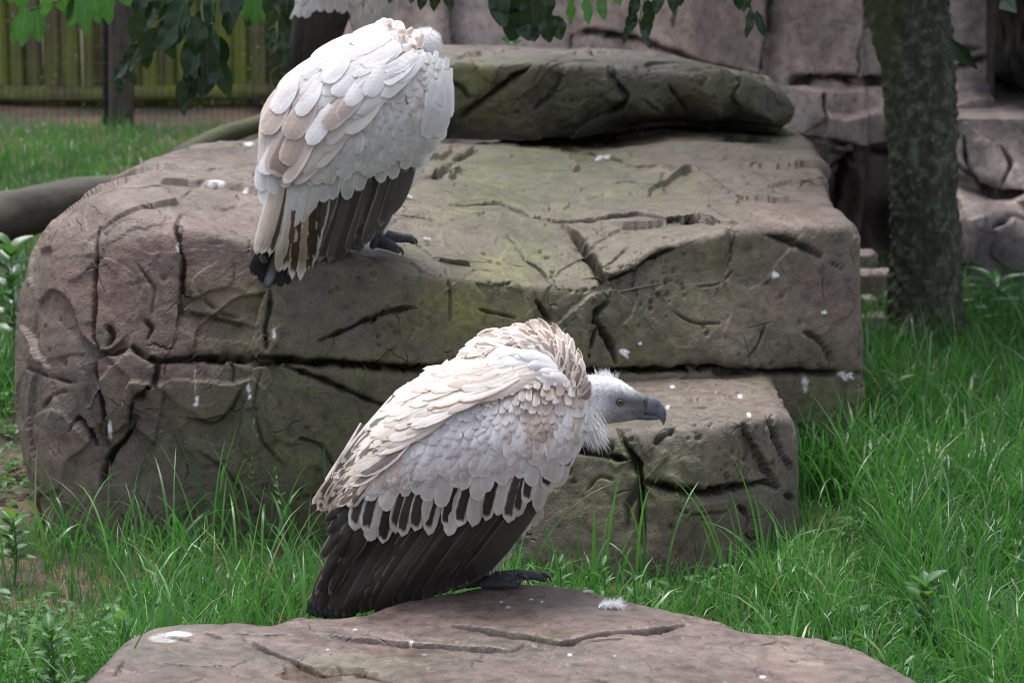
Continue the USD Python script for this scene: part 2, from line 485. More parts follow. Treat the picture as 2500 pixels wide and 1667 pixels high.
def squeeze_top(q):
    q = q.copy()
    y = (q[:, 1] + 1) / 2
    q[:, 1] = -1 + 2 * (0.62 * y + 0.38 * y ** 2.2)
    return q


BIG_CRACKS = [
    ([(243, 550), (234, 612), (232, 680), (230, 729), (230, 769), (225, 827), (241, 853)], 8, 0.035, 0.3),
    ([(451, 519), (428, 550), (435, 586), (446, 639), (446, 702), (440, 769), (430, 800)], 9, 0.03, -0.4, -0.008),
    ([(321, 845), (357, 867), (384, 882), (446, 876), (536, 876), (625, 880), (700, 882), (733, 882), (882, 891), (960, 896), (1052, 901), (1120, 905), (1300, 908), (1400, 907)], 15, 0.085, 0.1),
    ([(1400, 907), (1467, 906), (1560, 905), (1658, 903), (1743, 899), (1786, 914), (1860, 911), (1956, 910), (2030, 912), (2115, 914)], 12, 0.07, -0.2),
    ([(1740, 900), (1790, 920), (1850, 905)], 24, 0.05),
    ([(384, 886), (380, 920), (370, 940), (348, 967), (326, 985), (321, 1010), (319, 1040), (314, 1065), (300, 1080), (278, 1100), (255, 1140), (245, 1190)], 15, 0.06, -0.5),
    ([(236, 878), (236, 919), (238, 954), (246, 976), (252, 1020), (258, 1060), (268, 1092)], 11, 0.03, 0.6, 0.012),
    ([(236, 877), (274, 863), (319, 850)], 10, 0.02, -0.6, -0.012),
    ([(60, 898), (112, 916), (156, 932), (190, 936)], 8, 0.025, -0.3),
    ([(776, 833), (820, 815), (851, 803), (890, 783), (925, 771), (965, 758), (1010, 752)], 9, 0.035, 0.5),
    ([(655, 690), (660, 740), (648, 800), (652, 860)], 8, 0.025),
    ([(691, 893), (787, 925), (850, 955), (904, 978), (957, 999)], 9, 0.035, -0.3),
    ([(1100, 497), (1140, 502), (1186, 494), (1237, 499), (1278, 517), (1334, 534), (1374, 540), (1431, 535), (1502, 522), (1563, 522), (1624, 533), (1691, 540), (1808, 542)], 11, 0.035, 0.4),
    ([(1374, 543), (1405, 568), (1426, 604), (1456, 655), (1477, 701), (1489, 727)], 17, 0.055, 0.4),
    ([(1489, 737), (1461, 757), (1456, 788), (1470, 810), (1490, 830), (1507, 890)], 14, 0.045, 0.3),
    ([(1461, 790), (1445, 830), (1440, 880)], 9, 0.03),
    ([(1466, 662), (1502, 684), (1530, 668), (1563, 650), (1604, 624), (1650, 604)], 12, 0.04, 0.7, 0.01),
    ([(1466, 655), (1500, 632), (1533, 599)], 6, 0.018),
    ([(1278, 630), (1323, 660), (1349, 691), (1369, 711)], 7, 0.028),
    ([(1240, 570), (1262, 600), (1285, 640)], 6, 0.015),
    ([(1869, 571), (1920, 584), (1971, 609), (2022, 635), (2068, 660)], 9, 0.035, 0.15),
    ([(1961, 808), (1997, 829), (2022, 859), (2030, 890)], 8, 0.025),
    ([(1308, 732), (1329, 762), (1344, 783)], 9, 0.03),
    ([(900, 793), (931, 762), (977, 752), (1017, 750)], 8, 0.03),
    ([(1165, 752), (1195, 760), (1227, 767), (1262, 778)], 7, 0.02),
    ([(1205, 690), (1225, 698), (1247, 686)], 9, 0.025),
    ([(960, 524), (1010, 530), (1038, 535), (1104, 550)], 6, 0.016),
    ([(1315, 349), (1353, 366), (1404, 374), (1451, 374), (1502, 387), (1553, 404), (1587, 398), (1638, 406), (1680, 425)], 12, 0.04),
    ([(1196, 332), (1162, 361), (1106, 395), (1060, 438)], 22, 0.035),
    ([(1497, 451), (1527, 440), (1570, 449)], 7, 0.02),
    ([(223, 408), (268, 390), (328, 387), (384, 384)], 7, 0.02), ([(408, 372), (447, 368), (527, 369)], 6, 0.02),
    ([(259, 444), (286, 435), (357, 411), (423, 396)], 8, 0.022), ([(280, 459), (357, 456), (399, 450), (438, 462)], 6, 0.016),
    ([(440, 490), (468, 465), (477, 447), (515, 432)], 6, 0.018), ([(503, 414), (530, 408), (557, 405)], 8, 0.018),
    ([(560, 560), (600, 575), (620, 600)], 6, 0.015), ([(1850, 1108), (1950, 1106), (2040, 1108), (2112, 1104)], 8, 0.04),
    
    ([(480, 700), (500, 730), (530, 760), (590, 780)], 5, 0.012), ([(445, 760), (500, 770), (560, 785), (620, 800)], 8, 0.014, 0.8, 0.012),
    ([(560, 880), (575, 905), (568, 940)], 6, 0.014), ([(450, 1020), (520, 1040), (560, 1010), (600, 930)], 8, 0.01, -0.8, 0.014),
    ([(100, 1000), (130, 960), (170, 955)], 8, 0.014, 0.6), ([(165, 1060), (190, 1015), (215, 1040), (240, 1090)], 10, 0.03),
    ([(640, 900), (620, 990), (640, 1080), (700, 1150)], 5, 0.012), ([(330, 640), (380, 700), (370, 780)], 5, 0.008),
    ([(350, 780), (375, 800), (360, 830)], 9, 0.02), ([(255, 790), (280, 820), (260, 850)], 14, 0.025),
    ([(1700, 700), (1760, 690), (1790, 660)], 5, 0.012), ([(1820, 880), (1850, 850), (1870, 790)], 6, 0.014),
    ([(1640, 760), (1700, 790), (1760, 790)], 5, 0.012), ([(1560, 1180), (1700, 1170)], 5, 0.01),
    ([(700, 1060), (790, 1090), (830, 1160)], 6, 0.014), ([(480, 1100), (560, 1160), (600, 1220)], 6, 0.012),
    ([(610, 420), (640, 440), (700, 430)], 6, 0.015), ([(1020, 600), (1080, 640), (1150, 650)], 5, 0.012),
    ([(1230, 800), (1300, 830), (1310, 890)], 6, 0.015), ([(1090, 650), (1100, 720), (1095, 790)], 6, 0.014),
]


def rock_finish(v, f, cracks, seed, facet=((0.46, 0.20), (0.22, 0.15), (0.09, 0.10)), rough=0.012, npits=500, jitter=5.0):
    n = normals(v, f)
    d = sum(amp * facets(v, cell, seed + k) * 0.5 for k, (cell, amp) in enumerate(facet))
    d = d + rough * fbm(v, 6, 5, seed + 11) + 0.35 * rough * fbm(v, 30, 4, seed + 12)
    v = v + n * d[:, None]
    for _ in range(1):                      # a light relaxation keeps the facet borders from tearing
        acc, cnt = np.zeros_like(v), np.zeros(len(v))
        for a, b in ((0, 1), (1, 2), (2, 0)):
            np.add.at(acc, f[:, a], v[f[:, b]]); np.add.at(cnt, f[:, a], 1)
        v = 0.75 * v + 0.25 * acc / np.maximum(cnt, 1)[:, None]
    n = normals(v, f)
    c, shade_grime = carve(v, n, cracks, seed, jitter)
    c = c + pits(v, n, npits, seed + 21)
    fine = normals(v, f)
    return v + fine * c[:, None], n, shade_grime


v, f = radial(big_sdf, (-0.15, 8.5, 0.33), (1.35, 2.0, 0.62), (480, 288, 204), warp=squeeze_top)
v, n, shade_grime = rock_finish(v, f, BIG_CRACKS, 100)
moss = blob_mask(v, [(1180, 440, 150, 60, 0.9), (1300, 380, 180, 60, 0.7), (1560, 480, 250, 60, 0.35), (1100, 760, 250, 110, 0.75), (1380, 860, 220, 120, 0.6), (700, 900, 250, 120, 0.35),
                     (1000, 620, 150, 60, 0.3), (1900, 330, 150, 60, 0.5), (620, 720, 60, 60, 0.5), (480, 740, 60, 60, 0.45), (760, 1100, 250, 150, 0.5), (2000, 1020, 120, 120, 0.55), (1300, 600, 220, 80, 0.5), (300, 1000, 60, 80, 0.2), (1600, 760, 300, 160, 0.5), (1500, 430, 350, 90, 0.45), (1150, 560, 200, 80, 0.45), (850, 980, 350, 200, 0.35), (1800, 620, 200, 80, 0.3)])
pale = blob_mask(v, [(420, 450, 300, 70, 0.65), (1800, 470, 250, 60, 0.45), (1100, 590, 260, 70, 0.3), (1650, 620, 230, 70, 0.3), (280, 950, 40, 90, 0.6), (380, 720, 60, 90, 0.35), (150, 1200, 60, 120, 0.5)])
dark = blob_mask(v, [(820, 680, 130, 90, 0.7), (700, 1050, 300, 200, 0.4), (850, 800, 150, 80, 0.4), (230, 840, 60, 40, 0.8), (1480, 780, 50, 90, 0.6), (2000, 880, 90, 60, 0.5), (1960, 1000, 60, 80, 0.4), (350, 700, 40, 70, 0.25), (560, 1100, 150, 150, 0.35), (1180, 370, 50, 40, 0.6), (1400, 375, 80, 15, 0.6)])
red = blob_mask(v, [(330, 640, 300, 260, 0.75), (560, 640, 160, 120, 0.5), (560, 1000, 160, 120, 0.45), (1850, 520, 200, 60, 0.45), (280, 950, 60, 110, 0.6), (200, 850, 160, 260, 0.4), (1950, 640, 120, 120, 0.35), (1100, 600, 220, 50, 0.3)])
col = tint(v, n, moss, pale, dark, shade_grime, 100, red=red)
col = splat(v, col, [(526, 447, 26, 6, 1), (600, 468, 12, 4, .8), (608, 352, 12, 4, 1), (218, 404, 5, 9, .9), (435, 605, 6, 12, .9), (480, 975, 6, 10, .9), (478, 988, 8, 6, .9), (607, 948, 5, 12, 1), (610, 968, 5, 6, .9), (268, 1050, 6, 26, .75),
                     (1521, 858, 12, 7, .9), (1890, 670, 6, 10, .9), (669, 815, 5, 14, .9), (476, 930, 2, 30, .4), (620, 1010, 2, 40, .4), (1966, 938, 7, 22, .75), (2055, 912, 10, 5, .9)])
m = prim('boulder', v, f, ROCK, col=col)
tag(m, 'huge pinkish brown boulder with mossy cracked front, filling the middle of the enclosure', 'boulder')
BIG_V, BIG_N = v, n
BIG_PIX = PixTree(v, n)

# ---------------------------------------------------------------- the step in front of it
s_front = ctrl_front([(1250, 1360, 6.78), (1450, 1370, 6.74), (1650, 1380, 6.72), (1900, 1350, 6.82), (1980, 1340, 6.95), (1250, 1060, 6.88), (1450, 1055, 6.82), (1650, 1045, 6.78), (1850, 1040, 6.86), (1960, 1040, 7.0), (1650, 1200, 6.73), (1880, 1190, 6.84)])
s_top = ctrl_top([(1250, 1065, 6.9), (1400, 1050, 6.86), (1600, 1040, 6.8), (1800, 1028, 6.84), (1250, 960, 7.3), (1450, 925, 7.5), (1700, 915, 7.65), (1880, 935, 7.55), (1600, 980, 7.15), (1850, 985, 7.2)])
S_CRACKS = [
    ([(1511, 1040), (1525, 1081), (1546, 1120), (1560, 1159), (1561, 1201), (1567, 1271), (1574, 1345)], 14, 0.05, -0.5),
    ([(1380, 1090), (1417, 1099), (1466, 1110), (1508, 1120), (1539, 1122)], 11, 0.045),
    ([(1564, 1173), (1602, 1183), (1648, 1196), (1701, 1199), (1771, 1194), (1841, 1183), (1869, 1174), (1906, 1192)], 17, 0.07, 0.1),
    ([(1650, 1192), (1690, 1205), (1720, 1196)], 22, 0.03),
    ([(1869, 1001), (1880, 1036), (1897, 1078), (1911, 1120), (1939, 1152)], 10, 0.03, 0.5),
    ([(1908, 1201), (1930, 1215), (1950, 1228)], 8, 0.03),
    ([(1595, 1090), (1600, 1072), (1613, 1060), (1648, 1043)], 7, 0.016, 0.8, 0.008), ([(1662, 990), (1704, 992), (1753, 989)], 9, 0.02), ([(1610, 943), (1700, 952), (1788, 959), (1834, 953)], 7, 0.022),
    ([(1560, 1160), (1555, 1200), (1530, 1230), (1535, 1300)], 16, 0.02), ([(1470, 1070), (1490, 1090), (1480, 1110)], 16, 0.02),
    ([(1812, 1025), (1850, 1090), (1880, 1150), (1902, 1192)], 7, 0.01, 0.9, 0.016), ([(1800, 1230), (1830, 1260), (1820, 1310), (1860, 1320)], 12, 0.02),
    ([(1690, 1030), (1750, 1015), (1745, 1000)], 5, 0.012), ([(1430, 1200), (1460, 1160), (1500, 1170)], 6, 0.012), ([(1640, 1240), (1700, 1260), (1780, 1250)], 6, 0.012),
]
SXR = side_curve([(1968, 1380), (1964, 1250), (1958, 1100), (1945, 1040), (1905, 990), (1880, 940)], 7.0)


def step_sdf(p):
    x, y, z = p.T
    f = smax(s_front(x, z) - y, z - s_top(x, y), 0.045)
    f = smax(f, -0.06 - 0.12 * (0.4 - z) - x, 0.1)
    f = smax(f, x - np.interp(z, *SXR), 0.05)
    f = smax(f, (x * 0.8 - y * 0.6) - (0.66 * 0.8 - 6.93 * 0.6), 0.03)
    return smax(f, y - 7.85, 0.1)


v, f = radial(step_sdf, (0.32, 7.25, 0.16), (0.45, 0.55, 0.27), (186, 96, 108), warp=squeeze)
v, n, shade_grime = rock_finish(v, f, S_CRACKS, 200, facet=((0.2, 0.12), (0.08, 0.12)), npits=350)
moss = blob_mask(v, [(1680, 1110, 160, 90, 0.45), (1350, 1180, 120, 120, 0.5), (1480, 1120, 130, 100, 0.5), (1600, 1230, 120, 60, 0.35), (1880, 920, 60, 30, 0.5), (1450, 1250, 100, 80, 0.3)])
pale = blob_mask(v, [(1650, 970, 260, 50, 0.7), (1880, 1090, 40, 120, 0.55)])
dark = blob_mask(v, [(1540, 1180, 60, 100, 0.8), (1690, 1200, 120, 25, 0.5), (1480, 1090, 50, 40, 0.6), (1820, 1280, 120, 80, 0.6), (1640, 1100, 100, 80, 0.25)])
m = prim('stepped_rock', v, f, ROCK, col=splat(v, tint(v, n, moss, pale, dark, shade_grime, 200), [(1807, 967, 7, 5, 1), (1641, 943, 6, 4, 1), (1828, 1012, 5, 6, .9), (1630, 992, 4, 4, .9)]))
tag(m, 'low square brown rock step leaning on the boulder, right behind the front vulture head', 'rock')
STEP_V, STEP_N = v, n

# ---------------------------------------------------------------- the slab lying on top of the boulder
t_front = ctrl_front([(700, 330, 10.0), (1080, 320, 9.86), (1400, 345, 9.95), (1600, 350, 10.35), (1800, 355, 10.35), (1950, 350, 10.2), (1560, 292, 9.76), (1750, 290, 9.77), (1880, 300, 9.8), (1560, 314, 10.25), (1750, 314, 10.3), (1880, 324, 10.2), (1080, 280, 9.78), (1400, 300, 9.8), (1600, 288, 9.76), (1850, 285, 9.8), (1080, 160, 9.8), (1480, 165, 9.76), (1800, 175, 9.82), (1940, 240, 9.9), (700, 200, 9.95)])
t_top = ctrl_top([(700, 150, 9.9), (1080, 152, 9.8), (1480, 158, 9.78), (1790, 172, 9.82), (1900, 215, 9.85), (1955, 270, 9.9), (1100, 112, 10.3), (1500, 120, 10.3), (1700, 146, 10.2), (1850, 192, 10.2), (800, 125, 10.3)], [(-0.6, 10.8, 1.1), (0.5, 10.8, 1.1), (1.1, 10.8, 1.0)])
T_CRACKS = [
    ([(1300, 157), (1268, 182), (1238, 204), (1179, 247), (1119, 293)], 12, 0.05, 0.5), ([(1489, 157), (1493, 185), (1497, 204), (1527, 238), (1523, 255), (1502, 276), (1440, 300), (1400, 320)], 14, 0.05, 0.4),
    ([(1629, 204), (1645, 230), (1663, 255), (1676, 289)], 8, 0.03), ([(1340, 147), (1404, 149), (1472, 147)], 10, 0.03), ([(1378, 178), (1350, 235), (1298, 278)], 7, 0.012, 0.9, 0.025),
    ([(1800, 165), (1810, 200), (1790, 240), (1820, 290)], 7, 0.012, 0.8, 0.02), ([(1570, 240), (1600, 270), (1640, 280)], 7, 0.015), ([(1880, 215), (1900, 250), (1930, 260)], 8, 0.02),
    ([(1165, 133), (1240, 137), (1300, 142)], 6, 0.015), ([(1600, 165), (1680, 160), (1720, 165)], 6, 0.02), ([(1810, 320), (1870, 310), (1930, 325)], 8, 0.03), ([(1100, 200), (1130, 215), (1150, 245)], 8, 0.02),
]


def slab_sdf(p):
    x, y, z = p.T
    f = smax(t_front(x, z) - y, z - t_top(x, y), 0.05)
    f = smax(f, -0.66 - x, 0.12)
    f = smax(f, x - 1.075 + 0.45 * np.clip(0.93 - z, 0, 1), 0.1)
    f = smax(f, (0.72 * x - 0.694 * y) - (0.72 * 1.0 - 0.694 * 9.86), 0.1)
    f = smax(f, 0.58 - z, 0.04)
    return smax(f, y - 10.75, 0.15)


v, f = radial(slab_sdf, (0.25, 10.2, 0.96), (0.86, 0.5, 0.19), (264, 60, 90), warp=squeeze)
v, n, shade_grime = rock_finish(v, f, T_CRACKS, 300, facet=((0.28, 0.2), (0.1, 0.16)), npits=200)
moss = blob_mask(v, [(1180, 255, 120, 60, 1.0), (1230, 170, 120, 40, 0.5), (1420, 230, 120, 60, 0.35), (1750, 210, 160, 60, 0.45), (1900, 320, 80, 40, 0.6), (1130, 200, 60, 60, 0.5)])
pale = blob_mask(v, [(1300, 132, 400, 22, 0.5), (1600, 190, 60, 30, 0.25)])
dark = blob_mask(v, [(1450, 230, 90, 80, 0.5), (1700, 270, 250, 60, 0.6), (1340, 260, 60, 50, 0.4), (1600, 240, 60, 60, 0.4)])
m = prim('capping_slab', v, f, ROCK, col=tint(v, n, moss, pale, dark, shade_grime, 300, base=(0.085, 0.078, 0.060)))
tag(m, 'long mossy rock slab with a dark undercut, lying on top of the boulder', 'rock slab')

# ---------------------------------------------------------------- the front slab (a height field with rounded rim)
OUT = [(150, 1720), (222, 1667), (280, 1610), (330, 1562), (400, 1531), (480, 1519), (560, 1515), (690, 1521), (715, 1508), (745, 1502), (830, 1505), (895, 1497), (960, 1472), (1080, 1450), (1180, 1433), (1260, 1427), (1330, 1432), (1400, 1441), (1500, 1463), (1600, 1485), (1700, 1503),
       (1765, 1512), (1790, 1529), (1870, 1532), (1970, 1541), (2050, 1560), (2150, 1608), (2250, 1667), (2330, 1720)]
ZS = 0.25
out = []
for a, b in OUT:
    r = rays(a, b)
    t = (ZS - CAM_H) / r[2]
    out.append((r[0] * t, r[1] * t))
out = [(-1.05, 4.7), (-0.93, 4.85)] + out[1:-1] + [(0.95, 4.8), (0.9, 4.5), (0.0, 4.35), (-0.9, 4.45)]
OUTLINE = np.array(out)
OUTLINE = OUTLINE + np.array([0.035, 0.0]) * np.sign(OUTLINE[:, :1]) * np.clip(np.abs(OUTLINE[:, :1]) / 0.6, 0, 1) ** 2 + np.array([0, 0.012])


def poly_dist(pts, poly):
    """Signed distance, inside positive."""
    d = np.full(len(pts), 1e9)
    inside = np.zeros(len(pts), bool)
    for a, b in zip(poly, np.roll(poly, -1, 0)):
        e = b - a
        t = np.clip(((pts - a) @ e) / (e @ e), 0, 1)
        d = np.minimum(d, np.linalg.norm(pts - a - t[:, None] * e, axis=1))
        c = ((a[1] > pts[:, 1]) != (b[1] > pts[:, 1])) & (pts[:, 0] < (b[0] - a[0]) * (pts[:, 1] - a[1]) / (b[1] - a[1] + 1e-12) + a[0])
        inside ^= c
    return np.where(inside, d, -d)


gx = np.linspace(-1.15, 1.1, 540)
gy = np.concatenate([np.linspace(4.2, 4.95, 40)[:-1], np.linspace(4.95, 5.95, 235)])
X, Y = np.meshgrid(gx, gy, indexing='ij')
pts = np.stack([X.ravel(), Y.ravel()], 1)
q3 = np.column_stack([pts, np.zeros(len(pts))])
s = poly_dist(pts, OUTLINE) + 0.010 * fbm(q3, 14, 4, 61)
r = 0.045
prof = np.where(s > 0, -r + np.sqrt(np.maximum(r * r - (r - np.clip(s, 0, r)) ** 2, 0)), -r + s * 4.5)
ztop = ZS + 0.012 * smooth(-0.35, 0.1, pts[:, 0]) - 0.02 * smooth(0.25, 0.6, pts[:, 0]) + 0.02 * fbm(q3, 3, 4, 62)
z = np.maximum(ztop + prof, -0.12)
v = np.column_stack([pts, z])
f = grid_faces(len(gx), len(gy))
v, f = join([(v, f)])
F_CRACKS = [
    ([(499, 1541), (546, 1559)], 14, 0.026), ([(400, 1552), (450, 1560), (470, 1568)], 10, 0.016), ([(598, 1557), (644, 1580), (686, 1594), (728, 1608), (780, 1630), (855, 1627), (916, 1646), (960, 1664)], 22, 0.040, -0.8),
    ([(569, 1545), (644, 1550), (714, 1548)], 8, 0.014), ([(775, 1547), (902, 1559), (1042, 1571), (1182, 1580), (1252, 1587), (1290, 1566)], 11, 0.026, 0.5, 0.004),
    ([(1107, 1524), (1206, 1536), (1294, 1552), (1364, 1566), (1424, 1554), (1481, 1540), (1598, 1533), (1677, 1522)], 22, 0.045, 0.5), ([(1434, 1564), (1527, 1554)], 10, 0.016),
    ([(1294, 1573), (1354, 1587)], 7, 0.01), ([(1892, 1550), (1904, 1566), (1855, 1575), (1808, 1568)], 5, 0.01), ([(1911, 1573), (1934, 1592)], 4, 0.008), ([(1448, 1653), (1481, 1664)], 12, 0.016),
    ([(360, 1615), (480, 1625), (580, 1622)], 8, 0.01), ([(280, 1650), (300, 1620), (310, 1610)], 8, 0.012), ([(1150, 1610), (1200, 1612)], 6, 0.01), ([(1925, 1608), (1945, 1612)], 10, 0.014),
    ([(1720, 1505), (1760, 1518), (1785, 1526)], 14, 0.014), ([(1300, 1590), (1380, 1620), (1460, 1655)], 5, 0.008), ([(1510, 1625), (1560, 1640)], 5, 0.01), ([(560, 1640), (640, 1655)], 7, 0.01)]
n = normals(v, f)
v = v + n * (0.05 * facets(v, 0.12, 401) + 0.006 * fbm(v, 9, 5, 402) + 0.003 * fbm(v, 40, 3, 403))[:, None]
n = normals(v, f)
c, shade_grime = carve(v, n, F_CRACKS, 400, jitter=4)
inside = smooth(0.0, 0.03, s)
# a shallow basin that holds rain water beside the crack
pix = PIX(v)
basin = np.exp(-(((pix[:, 0] - 745 - 1.2 * (pix[:, 1] - 1625)) / 150) ** 2 + ((pix[:, 1] - 1640) / 26) ** 2) ** 1.5)
c = (c + pits(v, n, 300, 411, 0.002, 0.005)) * inside - 0.012 * basin
v = v + n * c[:, None]
moss = blob_mask(v, [(1350, 1560, 90, 15, 0.35), (800, 1620, 160, 20, 0.4), (1000, 1660, 200, 60, 0.12)], warp=10)
pale = blob_mask(v, [(1300, 1490, 420, 40, 0.55), (1750, 1590, 300, 60, 0.6), (600, 1570, 250, 40, 0.25)], warp=10)
dark = blob_mask(v, [(420, 1640, 200, 60, 0.4), (780, 1620, 120, 20, 0.5), (1350, 1565, 80, 14, 0.4), (1000, 1640, 250, 50, 0.15)], warp=10)
col = tint(v, n, moss, pale, dark, shade_grime, 400, base=(0.112, 0.086, 0.078), red=0.38 + 0 * v[:, 0])
col = splat(v, col, [(437, 1546, 34, 7, .9), (400, 1556, 40, 12, .35), (1298, 1462, 5, 3, 1), (1390, 1596, 6, 4, .9), (1860, 1652, 9, 4, .6), (1225, 1468, 4, 2, .9), (1322, 1468, 3, 2, .9), (1004, 1566, 5, 4, .8), (867, 1534, 4, 3, .8), (1036, 1598, 3, 3, .8), (1240, 1482, 4, 2, .8), (1500, 1600, 3, 2, .7), (800, 1585, 3, 2, .7)])
FRONT_ROCK = rock_material('damp_slab_stone', rough=(0.3, 0.62), bump=0.45)
m = prim('front_slab', v, f, FRONT_ROCK, col=col)
tag(m, 'broad flat pinkish rock slab in the foreground that the crouching vulture stands on', 'rock slab')
FRONT_V, FRONT_N = v, n
# rain water in the basin
W0 = P(745, 1640, 5.1)
zi = float(np.median(v[(basin > 0.45)][:, 2])) + 0.0015
a = np.linspace(0, 2 * np.pi, 40, endpoint=False)
ring = np.stack([W0[0] + 0.15 * np.cos(a) * (1 + 0.15 * np.sin(3 * a)), np.full(40, 0.0) + 5.115 + 0.075 * np.sin(a) * (1 + 0.2 * np.cos(2 * a)), np.full(40, zi)], 1)
wv = np.vstack([ring, [[W0[0], 5.115, zi]]])
wf = np.stack([np.arange(40), (np.arange(40) + 1) % 40, np.full(40, 40)], 1)
WATER = material('rain_water', {'f': ('fresnel', {'IOR': 1.33}), 't': ('transparent_bsdf', {'color': (0.9, 0.85, 0.8)}), 'g': ('glossy_bsdf', {'roughness': 0.02, 'color': (1, 1, 1)}), 'm': ('mix_closure', {})},
                 [('f.fac', 'm.fac'), ('t.BSDF', 'm.closure1'), ('g.BSDF', 'm.closure2')], 'm.closure')
m = prim('rain_puddle', wv, wf, WATER)
tag(m, 'shallow rain puddle in the crack of the front slab', 'puddle', kind='structure')
# ---------------------------------------------------------------- ground
def ground_z(x, y):
    x, y = np.asarray(x, float), np.asarray(y, float)
    rise = 0.52 * smooth(8.3, 14.0, y) * smooth(0.6, -0.9, x) + 0.10 * smooth(7.4, 9.5, y) * smooth(-0.9, -1.4, x)
    q = np.stack([x, y, np.zeros_like(x)], -1)
    return rise + 0.05 * fbm(q, 1.1, 3, 71) + 0.016 * fbm(q, 7, 3, 72)


gx = np.concatenate([np.linspace(-40, -4, 30)[:-1], np.linspace(-4, 4, 180), np.linspace(4, 40, 30)[1:]])
gy = np.concatenate([np.linspace(-20, 4, 25)[:-1], np.linspace(4, 16, 240), np.linspace(16, 70, 30)[1:]])
X, Y = np.meshgrid(gx, gy, indexing='ij')
v = np.stack([X, Y, ground_z(X, Y)], -1).reshape(-1, 3)
SOIL = material('damp_soil', {
    'g': ('geometry', {}), 'n': ('noise_texture', {'scale': 3.0, 'detail': 6.0, 'roughness': 0.6}), 'n2': ('noise_texture', {'scale': 60.0, 'detail': 4.0, 'roughness': 0.7}),
    'r': ('rgb_ramp', {'ramp': [(0.35, (0.030, 0.030, 0.012)), (0.5, (0.055, 0.036, 0.022)), (0.65, (0.115, 0.062, 0.040))]}),
    'r2': ('rgb_ramp', {'ramp': [(0.3, (0.5, 0.5, 0.5)), (0.7, (1.4, 1.35, 1.3))]}), 'm': ('mix', {'mix_type': 'multiply', 'fac': 1.0}),
    'b': ('bump', {'strength': 0.9, 'distance': 0.02}), 'p': ('principled_bsdf', {'roughness': 0.75})},
    [('g.position', 'n.vector'), ('g.position', 'n2.vector'), ('n.fac', 'r.fac'), ('n2.fac', 'r2.fac'), ('r.color', 'm.color1'), ('r2.color', 'm.color2'), ('m.color', 'p.base_color'), ('n2.fac', 'b.height'), ('b.normal', 'p.normal')], 'p.BSDF')
m = prim('ground', v, join([(v, grid_faces(len(gx), len(gy)))])[1], SOIL)
tag(m, 'damp reddish brown soil of the enclosure', 'ground', kind='structure')

# ---------------------------------------------------------------- rock wall behind, stone by stone
def stone(centre, half, n, seed, rnd=0.35, facet=((0.5, 0.12), (0.18, 0.12)), rough=0.03, cracks=(), shear=None):
    c, h = np.asarray(centre, float), np.asarray(half, float)
    q, f = box_rays(n, bottom=True)
    q = np.sign(q) * np.abs(q) ** 0.9
    p = 14.0
    r = 1 / (np.abs(q) ** p).sum(1) ** (1 / p)
    v = c + q * r[:, None] * h
    n_ = normals(v, f)
    d = sum(a * facets(v, cell, seed + k) * 0.5 for k, (cell, a) in enumerate(facet)) + rough * fbm(v, 3, 5, seed + 5) * 2 + 0.25 * rough * fbm(v, 18, 4, seed + 6)
    v = v + n_ * d[:, None]
    n_ = normals(v, f)
    g = np.zeros(len(v))
    if cracks:
        cc, g = carve(v, n_, cracks, seed)
        v = v + n_ * cc[:, None]
    return v, f, n_, g


def wall_colour(v, seed, warm=0.5, dark=0.0):
    a, b, c, d = fbm(v, 1.6, 4, seed), fbm(v, 5, 4, seed + 1), fbm(v, 20, 3, seed + 2), fbm(v * np.array([4, 4, 0.7]), 2, 4, seed + 3)
    w = np.clip(warm + 2.4 * a + 1.0 * b, 0, 1)[:, None]
    col = (1 - w) * np.array([0.35, 0.30, 0.29]) + w * np.array([0.43, 0.325, 0.275])
    col = col * (1 + 0.7 * b + 0.5 * c + 0.6 * d)[:, None]
    s = np.clip(dark + 1.8 * d * (dark > 0), 0, 0.9)[:, None]
    return np.clip(col * (1 - s) + s * np.array([0.060, 0.048, 0.052]), 0.01, 0.6)


wall = thing('rock_wall', 'tall pinkish grey artificial rock face behind the boulder and tree', 'rock wall', (0.6, 11.9, 0))


